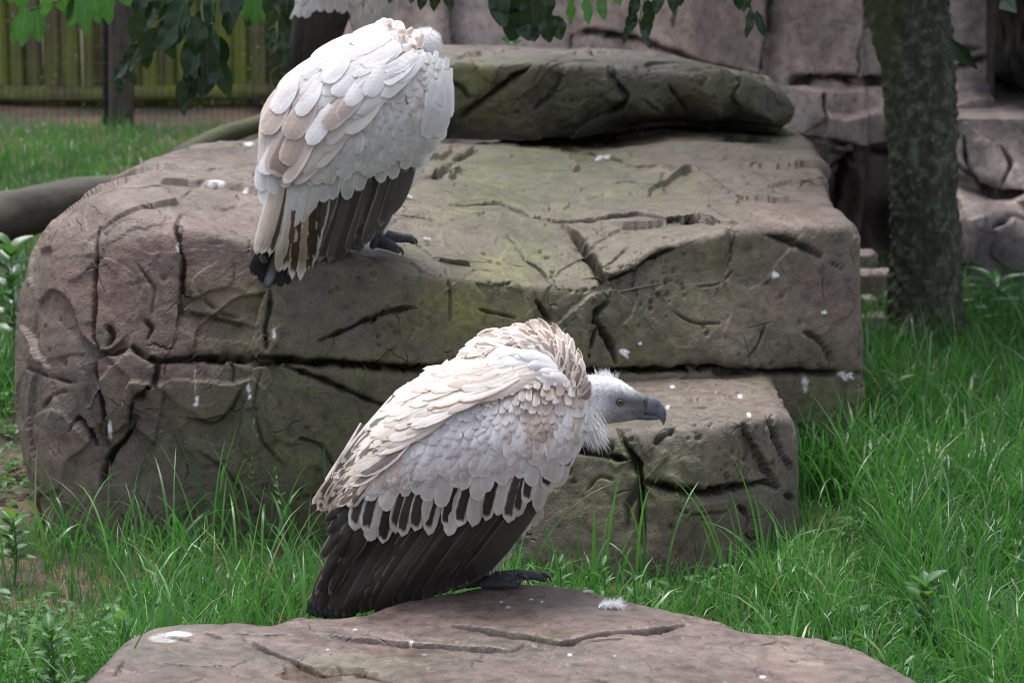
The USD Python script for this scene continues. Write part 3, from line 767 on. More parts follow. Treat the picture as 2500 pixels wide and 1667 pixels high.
def rock_face(name, px0, px1, py0, py1, d, n, seed, relief, cracks, warm, dark, thick=0.9, scale=1.0):
    """A cliff front: a grid in the picture's width and height, pushed in and out, closed with a top and sides that run back."""
    g = np.stack(np.meshgrid(np.linspace(px0, px1, n[0]), np.linspace(py1, py0, n[1]), indexing='ij'), -1)
    c = P(g[..., 0], g[..., 1], np.full(g.shape[:2], d))
    q = c.reshape(-1, 3)
    dy = relief(g[..., 0].ravel(), g[..., 1].ravel(), q)
    dy = dy + scale * (0.16 * facets(q, 0.55, seed) * 0.5 + 0.14 * facets(q, 0.2, seed + 1) * 0.5 + 0.10 * fbm(q * np.array([1.6, 1.6, 0.5]), 1.5, 4, seed + 2) + 0.03 * fbm(q, 7, 4, seed + 3))
    q = q + np.array([0, 1.0, 0]) * dy[:, None]
    v = q.reshape(n[0], n[1], 3)
    back = v + np.array([0, thick, 0.02])
    v = np.concatenate([back[:1], v, back[-1:]], 0)
    top = v[:, -1:] + np.array([0, thick, 0.04])
    v = np.concatenate([v, top], 1)
    f = join([(v.reshape(-1, 3), grid_faces(*v.shape[:2]))])[1][:, ::-1]
    v = v.reshape(-1, 3)
    f = f[:, ::-1]
    n_ = normals(v, f)
    if np.mean(n_[:, 1]) > 0:
        f = f[:, ::-1]; n_ = -n_
    cc, crack_shade = carve(v, n_, [(c_[0], c_[1], c_[2] * .7, *c_[3:]) for c_ in cracks], seed, 6) if cracks else (np.zeros(len(v)), np.zeros(len(v)))
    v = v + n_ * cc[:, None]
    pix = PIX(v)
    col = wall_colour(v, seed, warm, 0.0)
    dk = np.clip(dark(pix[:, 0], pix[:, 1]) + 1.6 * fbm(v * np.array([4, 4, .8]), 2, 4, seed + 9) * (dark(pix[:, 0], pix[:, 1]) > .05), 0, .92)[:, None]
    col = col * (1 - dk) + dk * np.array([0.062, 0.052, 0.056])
    col = col * (1 - 0.8 * crack_shade[:, None]) + 0.8 * crack_shade[:, None] * np.array([0.035, 0.03, 0.03])  # shade of the wall cracks painted into the vertex colour
    prim(name, v, f, WALLROCK, wall, col=col)


def relief_main(x, y, q):
    """Upper face, a ledge at about 200, then lower tiers that step in and out."""
    wob = 18 * np.sin(x / 90.0) + 10 * np.sin(x / 37.0)
    r = -0.10 * smooth(205, 214, y + 0.3 * wob) - 0.02 * np.sin(x / 60.0)
    r = r + 0.10 * smooth(335, 350, y + wob) * smooth(1850, 1900, x) + 0.10 * smooth(430, 560, y)
    r = r - 0.10 * smooth(250, 262, y + wob) * smooth(2000, 2020, x) + 0.05 * smooth(1100, 1112, x) - 0.07 * smooth(1398, 1410, x - 0.1 * y) + 0.05 * smooth(1866, 1876, x) + 0.05 * smooth(2108, 2118, x)
    for cx, cy, rx, ry, a in ((2060, 480, 40, 70, .12), (1935, 470, 30, 120, .14), (2210, 560, 60, 60, .12), (2060, 640, 60, 90, .12), (1960, 650, 40, 120, .14)):
        r = r + a * np.exp(-(((x - cx) / rx) ** 2 + ((y - cy) / ry) ** 2) ** 2)
    return r


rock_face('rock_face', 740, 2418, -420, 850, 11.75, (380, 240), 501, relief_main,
          [([(1108, -200), (1112, -40), (1104, 40), (1110, 112)], 10, 0.08, 0.4), ([(1395, 118), (1390, 85), (1440, 78), (1540, 92), (1640, 125), (1720, 158), (1790, 178), (1872, 190)], 11, 0.10, 0.5), ([(1500, -200), (1470, -80), (1480, 20)], 7, 0.04),
           ([(1888, -150), (1880, -20), (1876, 60), (1866, 130), (1858, 180)], 9, 0.07, -0.4), ([(2122, -100), (2116, 60), (2104, 120), (2092, 196)], 9, 0.07), ([(1780, 190), (1860, 200), (1930, 196), (2010, 190), (2080, 198), (2180, 200), (2330, 190)], 13, 0.12),
           ([(2010, 215), (2016, 260), (2012, 330)], 8, 0.08), ([(1930, 330), (2000, 345), (2100, 362), (2200, 372)], 12, 0.10), ([(2098, 365), (2060, 390), (2048, 450), (2040, 520)], 16, 0.12), ([(2010, 350), (2006, 430), (2010, 560)], 12, 0.10), ([(1985, 440), (2040, 400), (2090, 395)], 12, 0.08),
           ([(2230, 60), (2300, 110), (2400, 120)], 9, 0.06), ([(2330, 165), (2370, 150), (2410, 140)], 14, 0.10), ([(1640, -150), (1660, -20), (1640, 80)], 7, 0.04), ([(1250, -100), (1230, 20), (1240, 100)], 6, 0.03), ([(900, -100), (910, 60)], 9, 0.05)], 0.5,
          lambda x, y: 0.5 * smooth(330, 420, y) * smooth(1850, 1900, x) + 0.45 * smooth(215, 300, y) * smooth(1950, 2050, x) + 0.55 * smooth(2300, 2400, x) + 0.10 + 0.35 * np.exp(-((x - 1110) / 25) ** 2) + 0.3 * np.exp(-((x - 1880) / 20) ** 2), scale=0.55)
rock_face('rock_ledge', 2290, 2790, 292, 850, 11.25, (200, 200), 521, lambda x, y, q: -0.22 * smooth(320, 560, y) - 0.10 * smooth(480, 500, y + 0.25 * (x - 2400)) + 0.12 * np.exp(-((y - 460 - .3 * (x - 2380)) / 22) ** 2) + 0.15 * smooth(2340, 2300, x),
          [([(2330, 400), (2380, 440), (2420, 480), (2500, 470)], 14, 0.10), ([(2350, 330), (2360, 400), (2390, 450)], 9, 0.06), ([(2420, 560), (2470, 520), (2540, 540)], 12, 0.08), ([(2440, 350), (2470, 400), (2440, 460)], 8, 0.05)], 0.25,
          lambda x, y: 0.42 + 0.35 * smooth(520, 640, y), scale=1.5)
DARKCAVE = lambda x, y: 0.85 + 0 * x  # shade of the recess put into its stone colour
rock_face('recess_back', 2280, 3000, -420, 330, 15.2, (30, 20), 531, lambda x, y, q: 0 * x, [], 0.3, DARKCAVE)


def block(name, px0, px1, py0, py1, d, thick, seed):
    a_, b_ = P(px0, py1, d), P(px1, py0, d)
    v, f, n_, g = stone(((a_[0] + b_[0]) / 2, d + thick / 2, (a_[2] + b_[2]) / 2), ((b_[0] - a_[0]) / 2, thick / 2, (b_[2] - a_[2]) / 2), (16, 24, 16), seed)
    prim(name, v, f, WALLROCK, wall, col=wall_colour(v, seed, .3, 0) * .35)  # wall colour cut down: shade painted on the recess stones


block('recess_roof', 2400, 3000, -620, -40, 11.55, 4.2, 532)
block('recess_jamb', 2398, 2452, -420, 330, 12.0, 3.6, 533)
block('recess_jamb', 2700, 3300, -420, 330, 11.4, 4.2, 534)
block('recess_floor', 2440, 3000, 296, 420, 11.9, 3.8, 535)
for k, (px, py, d, r) in enumerate(((2085, 655, 11.1, 0.09), (2128, 700, 10.8, 0.08), (2075, 765, 10.7, 0.10), (2120, 800, 10.5, 0.07))):
    c = P(px, py, d)
    v, f, n_, g = stone(c, (r, r, r * 0.8), (14, 14, 12), 540 + k, facet=((0.1, 0.3),), rough=0.01)
    prim('cobble', v, f, WALLROCK, wall, col=wall_colour(v, 540 + k, 0.3, 0.5))

# ---------------------------------------------------------------- tree on the right
BARK = material('mossy_bark', {
    'g': ('geometry', {}), 'mp': ('mapping', {'scale': (1, 1, 0.22)}), 'n': ('noise_texture', {'scale': 40.0, 'detail': 8.0, 'roughness': 0.75}),
    'n2': ('noise_texture', {'scale': 24.0, 'detail': 7.0, 'roughness': 0.7}), 'n3': ('noise_texture', {'scale': 4.0, 'detail': 4.0}),
    'v': ('voronoi_texture', {'scale': 26.0}), 'sx': ('separate_xyz', {}),
    'r': ('rgb_ramp', {'ramp': [(0.3, (0.012, 0.014, 0.008)), (0.5, (0.040, 0.043, 0.024)), (0.7, (0.095, 0.095, 0.065))]}),
    'lich': ('map_range', {'from_min': 0.50, 'from_max': 0.60, 'to_min': 0.0, 'to_max': 0.9, 'clamp': True}),
    'left': ('map_range', {'from_min': 1.53, 'from_max': 1.42, 'to_min': 0.0, 'to_max': 0.8, 'clamp': True}),
    'ma': ('mix', {'color2': (0.14, 0.17, 0.12)}), 'mb': ('mix', {'color2': (0.062, 0.072, 0.016)}),
    'b': ('bump', {'strength': 1.0, 'distance': 0.03}), 'p': ('principled_bsdf', {'roughness': 0.8})},
    [('g.position', 'mp.vector'), ('mp.vector', 'n.vector'), ('g.position', 'n2.vector'), ('g.position', 'n3.vector'), ('n.fac', 'r.fac'), ('g.position', 'sx.vector'), ('sx.x', 'left.value'),
     ('n2.fac', 'lich.value'), ('r.color', 'ma.color1'), ('lich.result', 'ma.fac'), ('ma.color', 'mb.color1'), ('left.result', 'mb.fac'), ('mb.color', 'p.base_color'), ('n.fac', 'b.height'), ('b.normal', 'p.normal')], 'p.BSDF')
LEAF = {}


def leaf_material(name, c1, c2, rough=0.32, trans=0.35, tcol=(0.10, 0.22, 0.02)):
    return material(name, {
        'a': ('attribute', {'attribute': 'rnd'}), 'st': ('attribute', {'attribute': 'st'}), 'sx': ('separate_xyz', {}), 'ab': ('math', {'math_type': 'absolute'}),
        'rib': ('map_range', {'from_min': 0.0, 'from_max': 0.09, 'to_min': 0.55, 'to_max': 0.0, 'clamp': True}),
        'g': ('geometry', {}), 'w': ('noise_texture', {'scale': 60.0, 'detail': 2.0}),
        'm': ('mix', {'color1': c1, 'color2': c2}), 'mr': ('mix', {'color2': tuple(min(1, 2.2 * x + 0.03) for x in c2)}),
        'b': ('bump', {'strength': 0.35, 'distance': 0.003}),
        'p': ('principled_bsdf', {'roughness': rough, 'specular_ior_level': 0.4}), 't': ('translucent_bsdf', {'color': tcol}), 'x': ('mix_closure', {'fac': trans})},
        [('st.vector', 'sx.vector'), ('sx.x', 'ab.value1'), ('ab.value', 'rib.value'), ('g.position', 'w.vector'), ('w.fac', 'b.height'), ('b.normal', 'p.normal'),
         ('a.fac', 'm.fac'), ('m.color', 'mr.color1'), ('rib.result', 'mr.fac'), ('mr.color', 'p.base_color'), ('p.BSDF', 'x.closure1'), ('t.BSDF', 'x.closure2')], 'x.closure')


LEAF_DARK = leaf_material('glossy_dark_leaf', (0.005, 0.013, 0.007), (0.012, 0.032, 0.013), 0.24, 0.06, (0.03, 0.08, 0.01))
LEAF_GREEN = leaf_material('fresh_leaf', (0.012, 0.055, 0.012), (0.028, 0.105, 0.020), 0.32, 0.28, (0.08, 0.22, 0.03))
WEED = leaf_material('weed_leaf', (0.020, 0.080, 0.016), (0.055, 0.160, 0.032), 0.45, 0.35, (0.14, 0.30, 0.03))

tree_base = P(2262, 828, 10.4)
tree_base[2] = float(ground_z(tree_base[0], tree_base[1]))
tree = thing('mossy_tree', 'dark mossy tree trunk with pale lichen standing right of the boulder', 'tree', tree_base)
prof = [(2262, 870, 150), (2262, 830, 122), (2262, 800, 106), (2262, 740, 90), (2260, 620, 84), (2258, 500, 82), (2254, 400, 83), (2250, 300, 82), (2246, 220, 84), (2238, 140, 90), (2222, 60, 96), (2212, 0, 102), (2206, -80, 112), (2200, -200, 112), (2196, -330, 104)]
pr = polyline(prof, 60)
c = P(pr[:, 0], pr[:, 1], 10.4)
v, f = tube(polyline(c, 200) if False else np.array([np.interp(np.linspace(0, 59, 220), np.arange(60), c[:, k]) for k in range(3)]).T, np.interp(np.linspace(0, 59, 220), np.arange(60), pr[:, 2]) / FPX * 10.4, 90, noise_amp=0.05, seed=5)
v = v + normals(v, f) * (0.05 * fbm(v * np.array([1, 1, .25]), 22, 4, 6) + 0.03 * fbm(v, 40, 3, 7))[:, None]
prim('trunk', v, f, BARK, tree)
top = c[-1]
rng = np.random.default_rng(12)
limbs, crown_at = [], []
for k, (dx, dy, dz, ln) in enumerate(((-0.7, -0.25, 0.6, 2.2), (0.75, -0.3, 0.55, 2.4), (0.1, 0.5, 1.0, 2.3), (-0.25, -0.7, 0.7, 1.9), (0.55, 0.45, 0.8, 2.0))):
    t = np.linspace(0, 1, 12)[:, None]
    d = np.array([dx, dy, dz]) / np.linalg.norm([dx, dy, dz])
    pts = top - [0, 0, 0.25] + d * t * ln + 0.14 * np.sin(t * 5 + k) * np.array([0.5, -0.4, 0.2]) * t
    v, f = tube(pts, np.linspace(0.085, 0.012, 12), 9)
    prim('limb', v, f, BARK, tree)
    crown_at += list(pts[4:])
crown_at = np.array(crown_at)


def leaf_grid(L, W, nu=5, nv=6, fold=0.25, droop=0.25, shape='oval'):
    """A leaf in its own frame: along +y, wide in x, up z. Returns v, f, uv."""
    vv = np.linspace(0, 1, nv)
    u = np.linspace(-1, 1, nu)
    w = {'oval': np.sin(np.pi * np.clip(vv, 0.02, 0.985) ** 0.8) ** 0.75, 'lance': np.sin(np.pi * np.clip(vv, 0.03, 0.99) ** 0.75) ** 0.9, 'blunt': np.sin(np.pi * np.clip(vv, 0.03, 0.97) ** 1.1) ** 0.6}[shape]
    x = u[None, :] * w[:, None] * W / 2
    y = np.repeat(vv[:, None] * L, nu, 1)
    z = fold * np.abs(x) * 1.2 - droop * L * (vv[:, None] ** 2) + 0 * x
    v = np.stack([x, y, z], -1).reshape(-1, 3)
    uv = np.stack([np.repeat(u[None], nv, 0), np.repeat(vv[:, None], nu, 1)], -1).reshape(-1, 2)
    f = grid_faces(nv, nu)
    return v, np.vstack([f[:, [0, 1, 2]], f[:, [0, 2, 3]]]), uv


def frame(d, up):
    d = d / np.linalg.norm(d)
    x = np.cross(d, up); x /= np.linalg.norm(x) + 1e-9
    z = np.cross(x, d)
    return np.stack([x, d, z], 1)


def many_leaves(pos, dirs, ups, sizes, nu=3, nv=4, shape='oval', fold=0.2, droop=0.2, aspect=0.45):
    lv, lf, luv = leaf_grid(1, aspect, nu, nv, fold, droop, shape)
    dirs = dirs / np.linalg.norm(dirs, axis=1, keepdims=True)
    x = np.cross(dirs, ups); x /= np.linalg.norm(x, axis=1, keepdims=True) + 1e-9
    z = np.cross(x, dirs)
    v = pos[:, None] + sizes[:, None, None] * (lv[None, :, :1] * x[:, None] + lv[None, :, 1:2] * dirs[:, None] + lv[None, :, 2:] * z[:, None])
    f = lf[None] + (np.arange(len(pos)) * len(lv))[:, None, None]
    return v.reshape(-1, 3), f.reshape(-1, 3), np.tile(luv, (len(pos), 1)), np.repeat(rng.uniform(0, 1, len(pos)), len(lv))


k = 2600
i = rng.integers(0, len(crown_at), k)
pos = crown_at[i] + rng.normal(0, 0.34, (k, 3)) + [0, 0, 0.1]
v, f, uv, r = many_leaves(pos, rng.normal(0, 1, (k, 3)) + [0, 0, -0.4], rng.normal(0, 0.4, (k, 3)) + [0, 0, 1], rng.uniform(0.1, 0.17, k), 3, 3)
prim('crown', v, f, LEAF_DARK, tree, uv=uv, extra={'rnd': r})

# ---------------------------------------------------------------- branches with big glossy leaves hanging into the top of the picture
def branch(label, d, stem, leaves, seed, mats=(LEAF_DARK,), twigs=()):
    """stem: pixel polyline; leaves: (px, py of the stalk end, direction in degrees (0 = right, 90 = down), length px, width px, material index, turn)."""
    rg = np.random.default_rng(seed)
    s = polyline(stem, 14)
    root = P(s[0, 0], s[0, 1], d)
    t = thing('hanging_branch', label, 'branch', root, 'leafy branches hanging into the top of the picture')
    v, f = tube(P(s[:, 0], s[:, 1], d + 0.05 * np.sin(np.arange(14))), np.linspace(0.009, 0.003, 14), 6)
    prim('stem', v, f, BARK, t)
    for tw in twigs:
        q = polyline(tw, 8)
        v, f = tube(P(q[:, 0], q[:, 1], np.full(8, d)), np.linspace(0.004, 0.002, 8), 5)
        prim('twig', v, f, BARK, t)
    for px, py, ang, L, W, mi, turn in leaves:
        a = math.radians(ang)
        dd = d + rg.uniform(-0.12, 0.12)
        p0, p1 = P(px, py, dd), P(px + L * math.cos(a), py + L * math.sin(a), dd + rg.uniform(-0.03, 0.03))
        D = p1 - p0
        ln = np.linalg.norm(D)
        up = np.array([math.sin(turn), -math.cos(turn) * 0.9, 0.55]) + rg.normal(0, 0.15, 3)
        lv, lf, uv = leaf_grid(ln, W / FPX * d, 7, 9, 0.25, 0.10, 'oval')
        lv[:, 2] += 0.004 * np.sin(lv[:, 1] / ln * 14) * np.abs(uv[:, 0])
        lv = lv @ frame(D, up).T + p0
        prim('leaf', lv, lf, mats[mi], t, uv=uv, extra={'rnd': np.full(len(lv), rg.uniform(0, 1))})


G = (LEAF_DARK, LEAF_GREEN)
branch('fresh green leaf cluster hanging in the top left corner before the fence', 8.6, [(180, -260), (190, -60), (150, 0), (60, 30)],
       [(45, 38, 100, 75, 34, 1, .9), (62, 20, 95, 95, 44, 1, .2), (88, 22, 85, 82, 44, 1, -.2), (110, -10, 90, 55, 34, 1, .6), (145, -30, 70, 72, 52, 1, .1), (120, -40, 85, 60, 50, 1, .4), (185, -15, 98, 90, 42, 1, .5), (205, -10, 88, 98, 46, 1, -.3), (228, -20, 80, 80, 44, 1, .3), (262, -30, 90, 92, 58, 1, -.4), (285, -45, 60, 70, 50, 1, .2), (60, -30, 100, 60, 46, 1, 0), (20, -40, 80, 50, 40, 1, .3)], 31, G)
lv = []
rg = np.random.default_rng(77)
for px, py, ang, L, W in ((345, 25, 100, 85, 46), (380, 5, 120, 90, 55), (410, 10, 80, 95, 62), (450, 0, 100, 120, 74), (480, -20, 60, 90, 60), (380, 70, 110, 80, 48), (355, 90, 95, 80, 46), (345, 110, 120, 75, 42), (330, 130, 110, 70, 36), (315, 150, 125, 70, 34), (300, 170, 105, 60, 30),
                          (395, 60, 75, 90, 52), (430, 60, 130, 80, 50), (290, 190, 95, 45, 24), (310, 175, 60, 40, 24), (500, 20, 100, 130, 64), (520, 60, 95, 130, 64), (490, 80, 100, 130, 70), (535, 90, 85, 90, 52), (510, 140, 95, 105, 56), (480, 150, 105, 100, 52), (530, 140, 80, 105, 46), (465, 185, 105, 60, 30), (445, 195, 100, 70, 30), (440, 225, 85, 60, 26),
                          (550, -10, 70, 80, 52), (575, -30, 100, 80, 54), (560, 30, 95, 60, 40), (440, -40, 90, 80, 60), (400, -40, 100, 80, 60), (350, -30, 95, 80, 50), (520, -40, 90, 90, 60), (470, 40, 90, 100, 66), (505, 100, 88, 120, 60)):
    lv.append((px, py, ang + rg.uniform(-8, 8), L, W, 0, rg.uniform(-.6, .6)))
branch('dense dark glossy leaf cluster hanging before the fence, left of the perched vulture', 8.8, [(520, -300), (510, -100), (490, 0), (500, 90), (500, 160)], lv, 32, G, [[(480, -10), (400, 40), (350, 100), (300, 190)], [(500, 150), (470, 190), (440, 230)]])
branch('green lit leaves above the fence between the dark cluster and the vulture', 9.2, [(620, -260), (610, -80), (600, -20)],
       [(575, -10, 100, 60, 40, 1, 0), (600, -20, 85, 75, 44, 1, .4), (625, -10, 95, 70, 44, 1, -.3), (648, -20, 90, 75, 40, 1, .3), (590, -40, 90, 70, 46, 1, .2), (615, 25, 110, 45, 30, 0, 0)], 33, G)
branch('dark leaf string hanging just left of the perched vulture back', 8.9, [(680, -260), (685, -60), (675, 40), (680, 170)],
       [(670, 20, 110, 60, 34, 0, .3), (690, 30, 80, 70, 36, 0, -.2), (675, 70, 115, 60, 34, 0, .3), (690, 80, 85, 70, 36, 0, 0), (680, 120, 110, 60, 32, 0, .4), (690, 130, 70, 60, 32, 0, 0), (680, 165, 100, 50, 28, 0, .2), (665, -20, 100, 70, 40, 0, 0), (700, -30, 90, 80, 40, 0, .2)], 34, G)
branch('small dark leaf tips at the top edge above the standing vulture', 8.4, [(1050, -240), (1045, -80), (1050, -30)],
       [(1035, -25, 100, 52, 26, 0, 0), (1062, -30, 92, 60, 30, 0, .3), (1090, -35, 80, 64, 30, 0, -.3), (1010, -30, 100, 40, 26, 0, .1), (1150, -55, 95, 40, 26, 0, 0), (960, -45, 100, 55, 30, 0, 0)], 35, G)
branch('clump of broad dark leaves hanging above the capping slab', 8.5, [(1290, -260), (1280, -100), (1280, -20), (1300, 40)],
       [(1215, -30, 85, 95, 54, 0, 0), (1240, -30, 95, 95, 60, 0, .4), (1270, -20, 110, 90, 60, 0, 0), (1300, -20, 90, 90, 64, 0, -.3), (1325, -30, 80, 80, 50, 0, .3), (1262, 30, 100, 75, 60, 0, .1), (1295, 25, 85, 80, 60, 0, -.2), (1325, 30, 75, 78, 56, 0, .3), (1350, 40, 70, 62, 46, 0, 0), (1310, 55, 115, 50, 44, 0, .2), (1210, 0, 70, 70, 44, 0, 0), (1260, 60, 40, 60, 40, 0, .1)], 36, G)
branch('row of oval green leaves hanging above the slab', 8.4, [(1460, -200), (1440, -60), (1420, -6), (1395, 0)],
       [(1397, 2, 96, 58, 24, 1, 0), (1428, -4, 80, 66, 28, 1, .2), (1467, -12, 84, 62, 28, 1, -.1), (1500, -25, 70, 42, 26, 1, .2)], 37, G)
branch('dark compound leaf sprays hanging before the pale wall', 8.5, [(1600, -240), (1590, -80), (1570, 0), (1560, 60), (1575, 105)],
       [(1555, -10, 105, 60, 30, 0, .2), (1580, 0, 80, 62, 32, 0, 0), (1550, 30, 110, 55, 30, 0, .3), (1572, 35, 75, 55, 30, 0, 0), (1545, 55, 120, 45, 22, 0, 0), (1570, 65, 80, 45, 22, 0, .3), (1530, 70, 100, 40, 14, 0, 0), (1575, 95, 60, 30, 12, 0, 0), (1610, -40, 95, 75, 34, 0, 0), (1640, -40, 85, 75, 34, 0, .2), (1662, -45, 92, 62, 30, 0, 0)], 38, G)
branch('single dark leaf pair hanging before the wall near the tree', 8.6, [(1830, -220), (1815, -60), (1826, 0), (1838, 40)],
       [(1800, -40, 85, 66, 34, 0, 0), (1822, -40, 95, 70, 36, 0, .2), (1832, 25, 96, 70, 26, 0, .4), (1846, 28, 72, 68, 24, 0, -.3)], 39, G)
branch('stray lit green leaf low over the capping slab', 9.0, [(1255, -120), (1250, 40), (1240, 90)], [(1224, 98, 2, 50, 20, 1, 0)], 40, G)

# ---------------------------------------------------------------- timber fence, post, wire mesh, logs
WOOD = material('mossy_timber', {
    'g': ('geometry', {}), 'oi': ('object_info', {}), 'mp': ('mapping', {'scale': (1, 1, 0.09)}), 'n': ('noise_texture', {'scale': 34.0, 'detail': 5.0, 'roughness': 0.65}), 'n2': ('noise_texture', {'scale': 2.4, 'detail': 4.0}),
    'r': ('rgb_ramp', {'ramp': [(0.3, (0.04, 0.034, 0.02)), (0.55, (0.105, 0.088, 0.05)), (0.75, (0.19, 0.16, 0.10))]}),
    'ad': ('math', {'math_type': 'multiply_add', 'value2': 0.3}), 'mf': ('map_range', {'from_min': 0.42, 'from_max': 0.68, 'to_min': 0.0, 'to_max': 0.9, 'clamp': True}),
    'ms': ('mix', {'color2': (0.150, 0.185, 0.020)}), 'mm': ('mix', {'mix_type': 'multiply', 'fac': 0.5}), 'b': ('bump', {'strength': 0.8, 'distance': 0.008}), 'p': ('principled_bsdf', {'roughness': 0.75})},
    [('g.position', 'mp.vector'), ('mp.vector', 'n.vector'), ('g.position', 'n2.vector'), ('n.fac', 'r.fac'), ('oi.random', 'ad.value1'), ('n2.fac', 'ad.value3'), ('ad.value', 'mf.value'),
     ('r.color', 'ms.color1'), ('mf.result', 'ms.fac'), ('ms.color', 'p.base_color'), ('n.fac', 'b.height'), ('b.normal', 'p.normal')], 'p.BSDF')
POSTWOOD = material('weathered_post', {
    'g': ('geometry', {}), 'mp': ('mapping', {'scale': (1, 1, 0.1)}), 'n': ('noise_texture', {'scale': 40.0, 'detail': 5.0, 'roughness': 0.6}),
    'r': ('rgb_ramp', {'ramp': [(0.3, (0.028, 0.025, 0.018)), (0.7, (0.085, 0.074, 0.055))]}), 'b': ('bump', {'strength': 0.6, 'distance': 0.006}), 'p': ('principled_bsdf', {'roughness': 0.8})},
    [('g.position', 'mp.vector'), ('mp.vector', 'n.vector'), ('n.fac', 'r.fac'), ('r.color', 'p.base_color'), ('n.fac', 'b.height'), ('b.normal', 'p.normal')], 'p.BSDF')
DARKMETAL = material('dark_wire', {'p': ('principled_bsdf', {'base_color': (0.02, 0.022, 0.02), 'roughness': 0.5, 'metallic': 0.6})}, [], 'p.BSDF')
fb = P(320, 300, 14.0)
fence = thing('timber_fence', 'mossy green timber fence of upright half round boards behind the enclosure mesh', 'fence', fb)
rg = np.random.default_rng(41)
px = -1300.0
while px < 1000:
    w = rg.uniform(30, 56)
    d = 14.0 + rg.uniform(-0.03, 0.03)
    b, c2 = P(px, 280 + rg.uniform(-4, 4), d), P(px, -560 + rg.uniform(-30, 30), d)
    x0, x1 = P(px, 0, d)[0], P(px + w - rg.uniform(-2, 2), 0, d)[0]
    a = np.linspace(0, np.pi, 7)
    sec = np.stack([(x0 + x1) / 2 - np.cos(a) * (x1 - x0) / 2, d - 0.05 * np.sin(a) * rg.uniform(0.6, 1.1)], 1)
    sec = np.vstack([sec, [[x1, d + 0.02], [x0, d + 0.02]]])
    zs = np.linspace(b[2], c2[2], 3)
    lean = rg.normal(0, 0.008)
    v = np.concatenate([np.column_stack([sec[:, 0] + lean * k, sec[:, 1], np.full(len(sec), z)]) for k, z in enumerate(zs)])
    ns = len(sec)
    f = np.array([[k * ns + i, k * ns + (i + 1) % ns, (k + 1) * ns + (i + 1) % ns, (k + 1) * ns + i] for k in range(2) for i in range(ns)])
    f = np.vstack([f[:, [0, 1, 2]], f[:, [0, 2, 3]], [[2 * ns, 2 * ns + i, 2 * ns + i + 1] for i in range(1, ns - 1)]])
    prim('board', v, f, WOOD, fence)
    px += w
for y0, dd, rad in ((228, 13.9, 0.042), (292, 13.88, 0.05), (-240, 13.9, 0.045)):
    xs = np.linspace(-1300, 1000, 30)
    c = P(xs, y0 + 4 * np.sin(xs / 130.0), np.full(30, dd))
    v, f = tube(c, rad, 10, noise_amp=0.1, seed=int(abs(y0)))
    prim('rail', v, f, WOOD, fence)
mesh_d = 13.2
mesh = thing('mesh_fence', 'fine dark wire mesh with round grey post standing before the timber fence', 'mesh fence', P(295, 350, mesh_d))
v, f = tube(P(np.full(24, 296), np.linspace(420, -560, 24), np.full(24, mesh_d)), 0.0625, 20, noise_amp=0.03, seed=9)
prim('post', v, f, POSTWOOD, mesh)
v, f = tube(P(np.full(12, 258), np.linspace(420, -560, 12), np.full(12, mesh_d + 0.02)), 0.016, 8)
prim('stake', v, f, DARKMETAL, mesh)
wires = []
for x in np.arange(-300, 660, 17.0):
    wires.append(tube(P(np.full(2, x), np.array([430, -560.0]), np.full(2, mesh_d - 0.07)), 0.0013, 3, caps=False))
for y in np.arange(-560, 430, 42.0):
    xs = np.linspace(-300, 660, 8)
    wires.append(tube(P(xs, y + 5 * np.sin(xs / 90), np.full(8, mesh_d - 0.072)), 0.0013, 3, caps=False))
v, f = join(wires)
m = prim('wire_mesh', v, f, DARKMETAL, mesh)
tag(m, kind='stuff')
DROP = material('rain_drop', {'p': ('principled_bsdf', {'base_color': (1, 1, 1), 'roughness': 0.03, 'transmission_weight': 1.0, 'ior': 1.33})}, [], 'p.BSDF')
ico = trimesh.creation.icosphere(1, 1.0)
drops = []
for k in range(90):
    c = P(rg.uniform(0, 640), rg.uniform(30, 330), mesh_d - 0.08)
    drops.append((ico.vertices * rg.uniform(0.004, 0.008) + c, ico.faces))
v, f = join(drops)
m = prim('rain_drops', v, f, DROP, mesh)
tag(m, kind='stuff')
LOGW = material('mossy_log', {
    'g': ('geometry', {}), 'n': ('noise_texture', {'scale': 9.0, 'detail': 6.0, 'roughness': 0.65}), 'sn': ('separate_xyz', {}), 'n2': ('noise_texture', {'scale': 3.0, 'detail': 4.0}),
    'r': ('rgb_ramp', {'ramp': [(0.3, (0.012, 0.011, 0.008)), (0.7, (0.052, 0.045, 0.032))]}), 'mf': ('map_range', {'from_min': 0.45, 'from_max': 0.62, 'to_min': 0.0, 'to_max': 0.85, 'clamp': True}),
    'm': ('mix', {'color2': (0.045, 0.052, 0.013)}), 'b': ('bump', {'strength': 0.7, 'distance': 0.01}), 'p': ('principled_bsdf', {'roughness': 0.8})},
    [('g.position', 'n.vector'), ('g.position', 'n2.vector'), ('n.fac', 'r.fac'), ('n2.fac', 'mf.value'), ('mf.result', 'm.fac'), ('r.color', 'm.color1'), ('m.color', 'p.base_color'), ('n.fac', 'b.height'), ('b.normal', 'p.normal')], 'p.BSDF')
q = polyline([(-700, 700), (-330, 610), (-200, 582), (-60, 552), (60, 520), (170, 490), (330, 470)], 24)
v, f = tube(P(q[:, 0], q[:, 1], np.linspace(9.0, 10.1, 24)), np.linspace(0.12, 0.075, 24), 18, noise_amp=0.2, seed=3)
m = prim('fallen_log', v, f, LOGW)
tag(m, 'dark mossy fallen log at the left edge, passing behind the boulder', 'log')
q = polyline([(380, 432), (450, 376), (530, 336), (640, 300), (800, 268)], 20)
v, f = tube(P(q[:, 0], q[:, 1], np.linspace(10.9, 11.8, 20)), np.linspace(0.046, 0.036, 20), 14, noise_amp=0.12, seed=4)
m = prim('fallen_branch', v, f, LOGW)
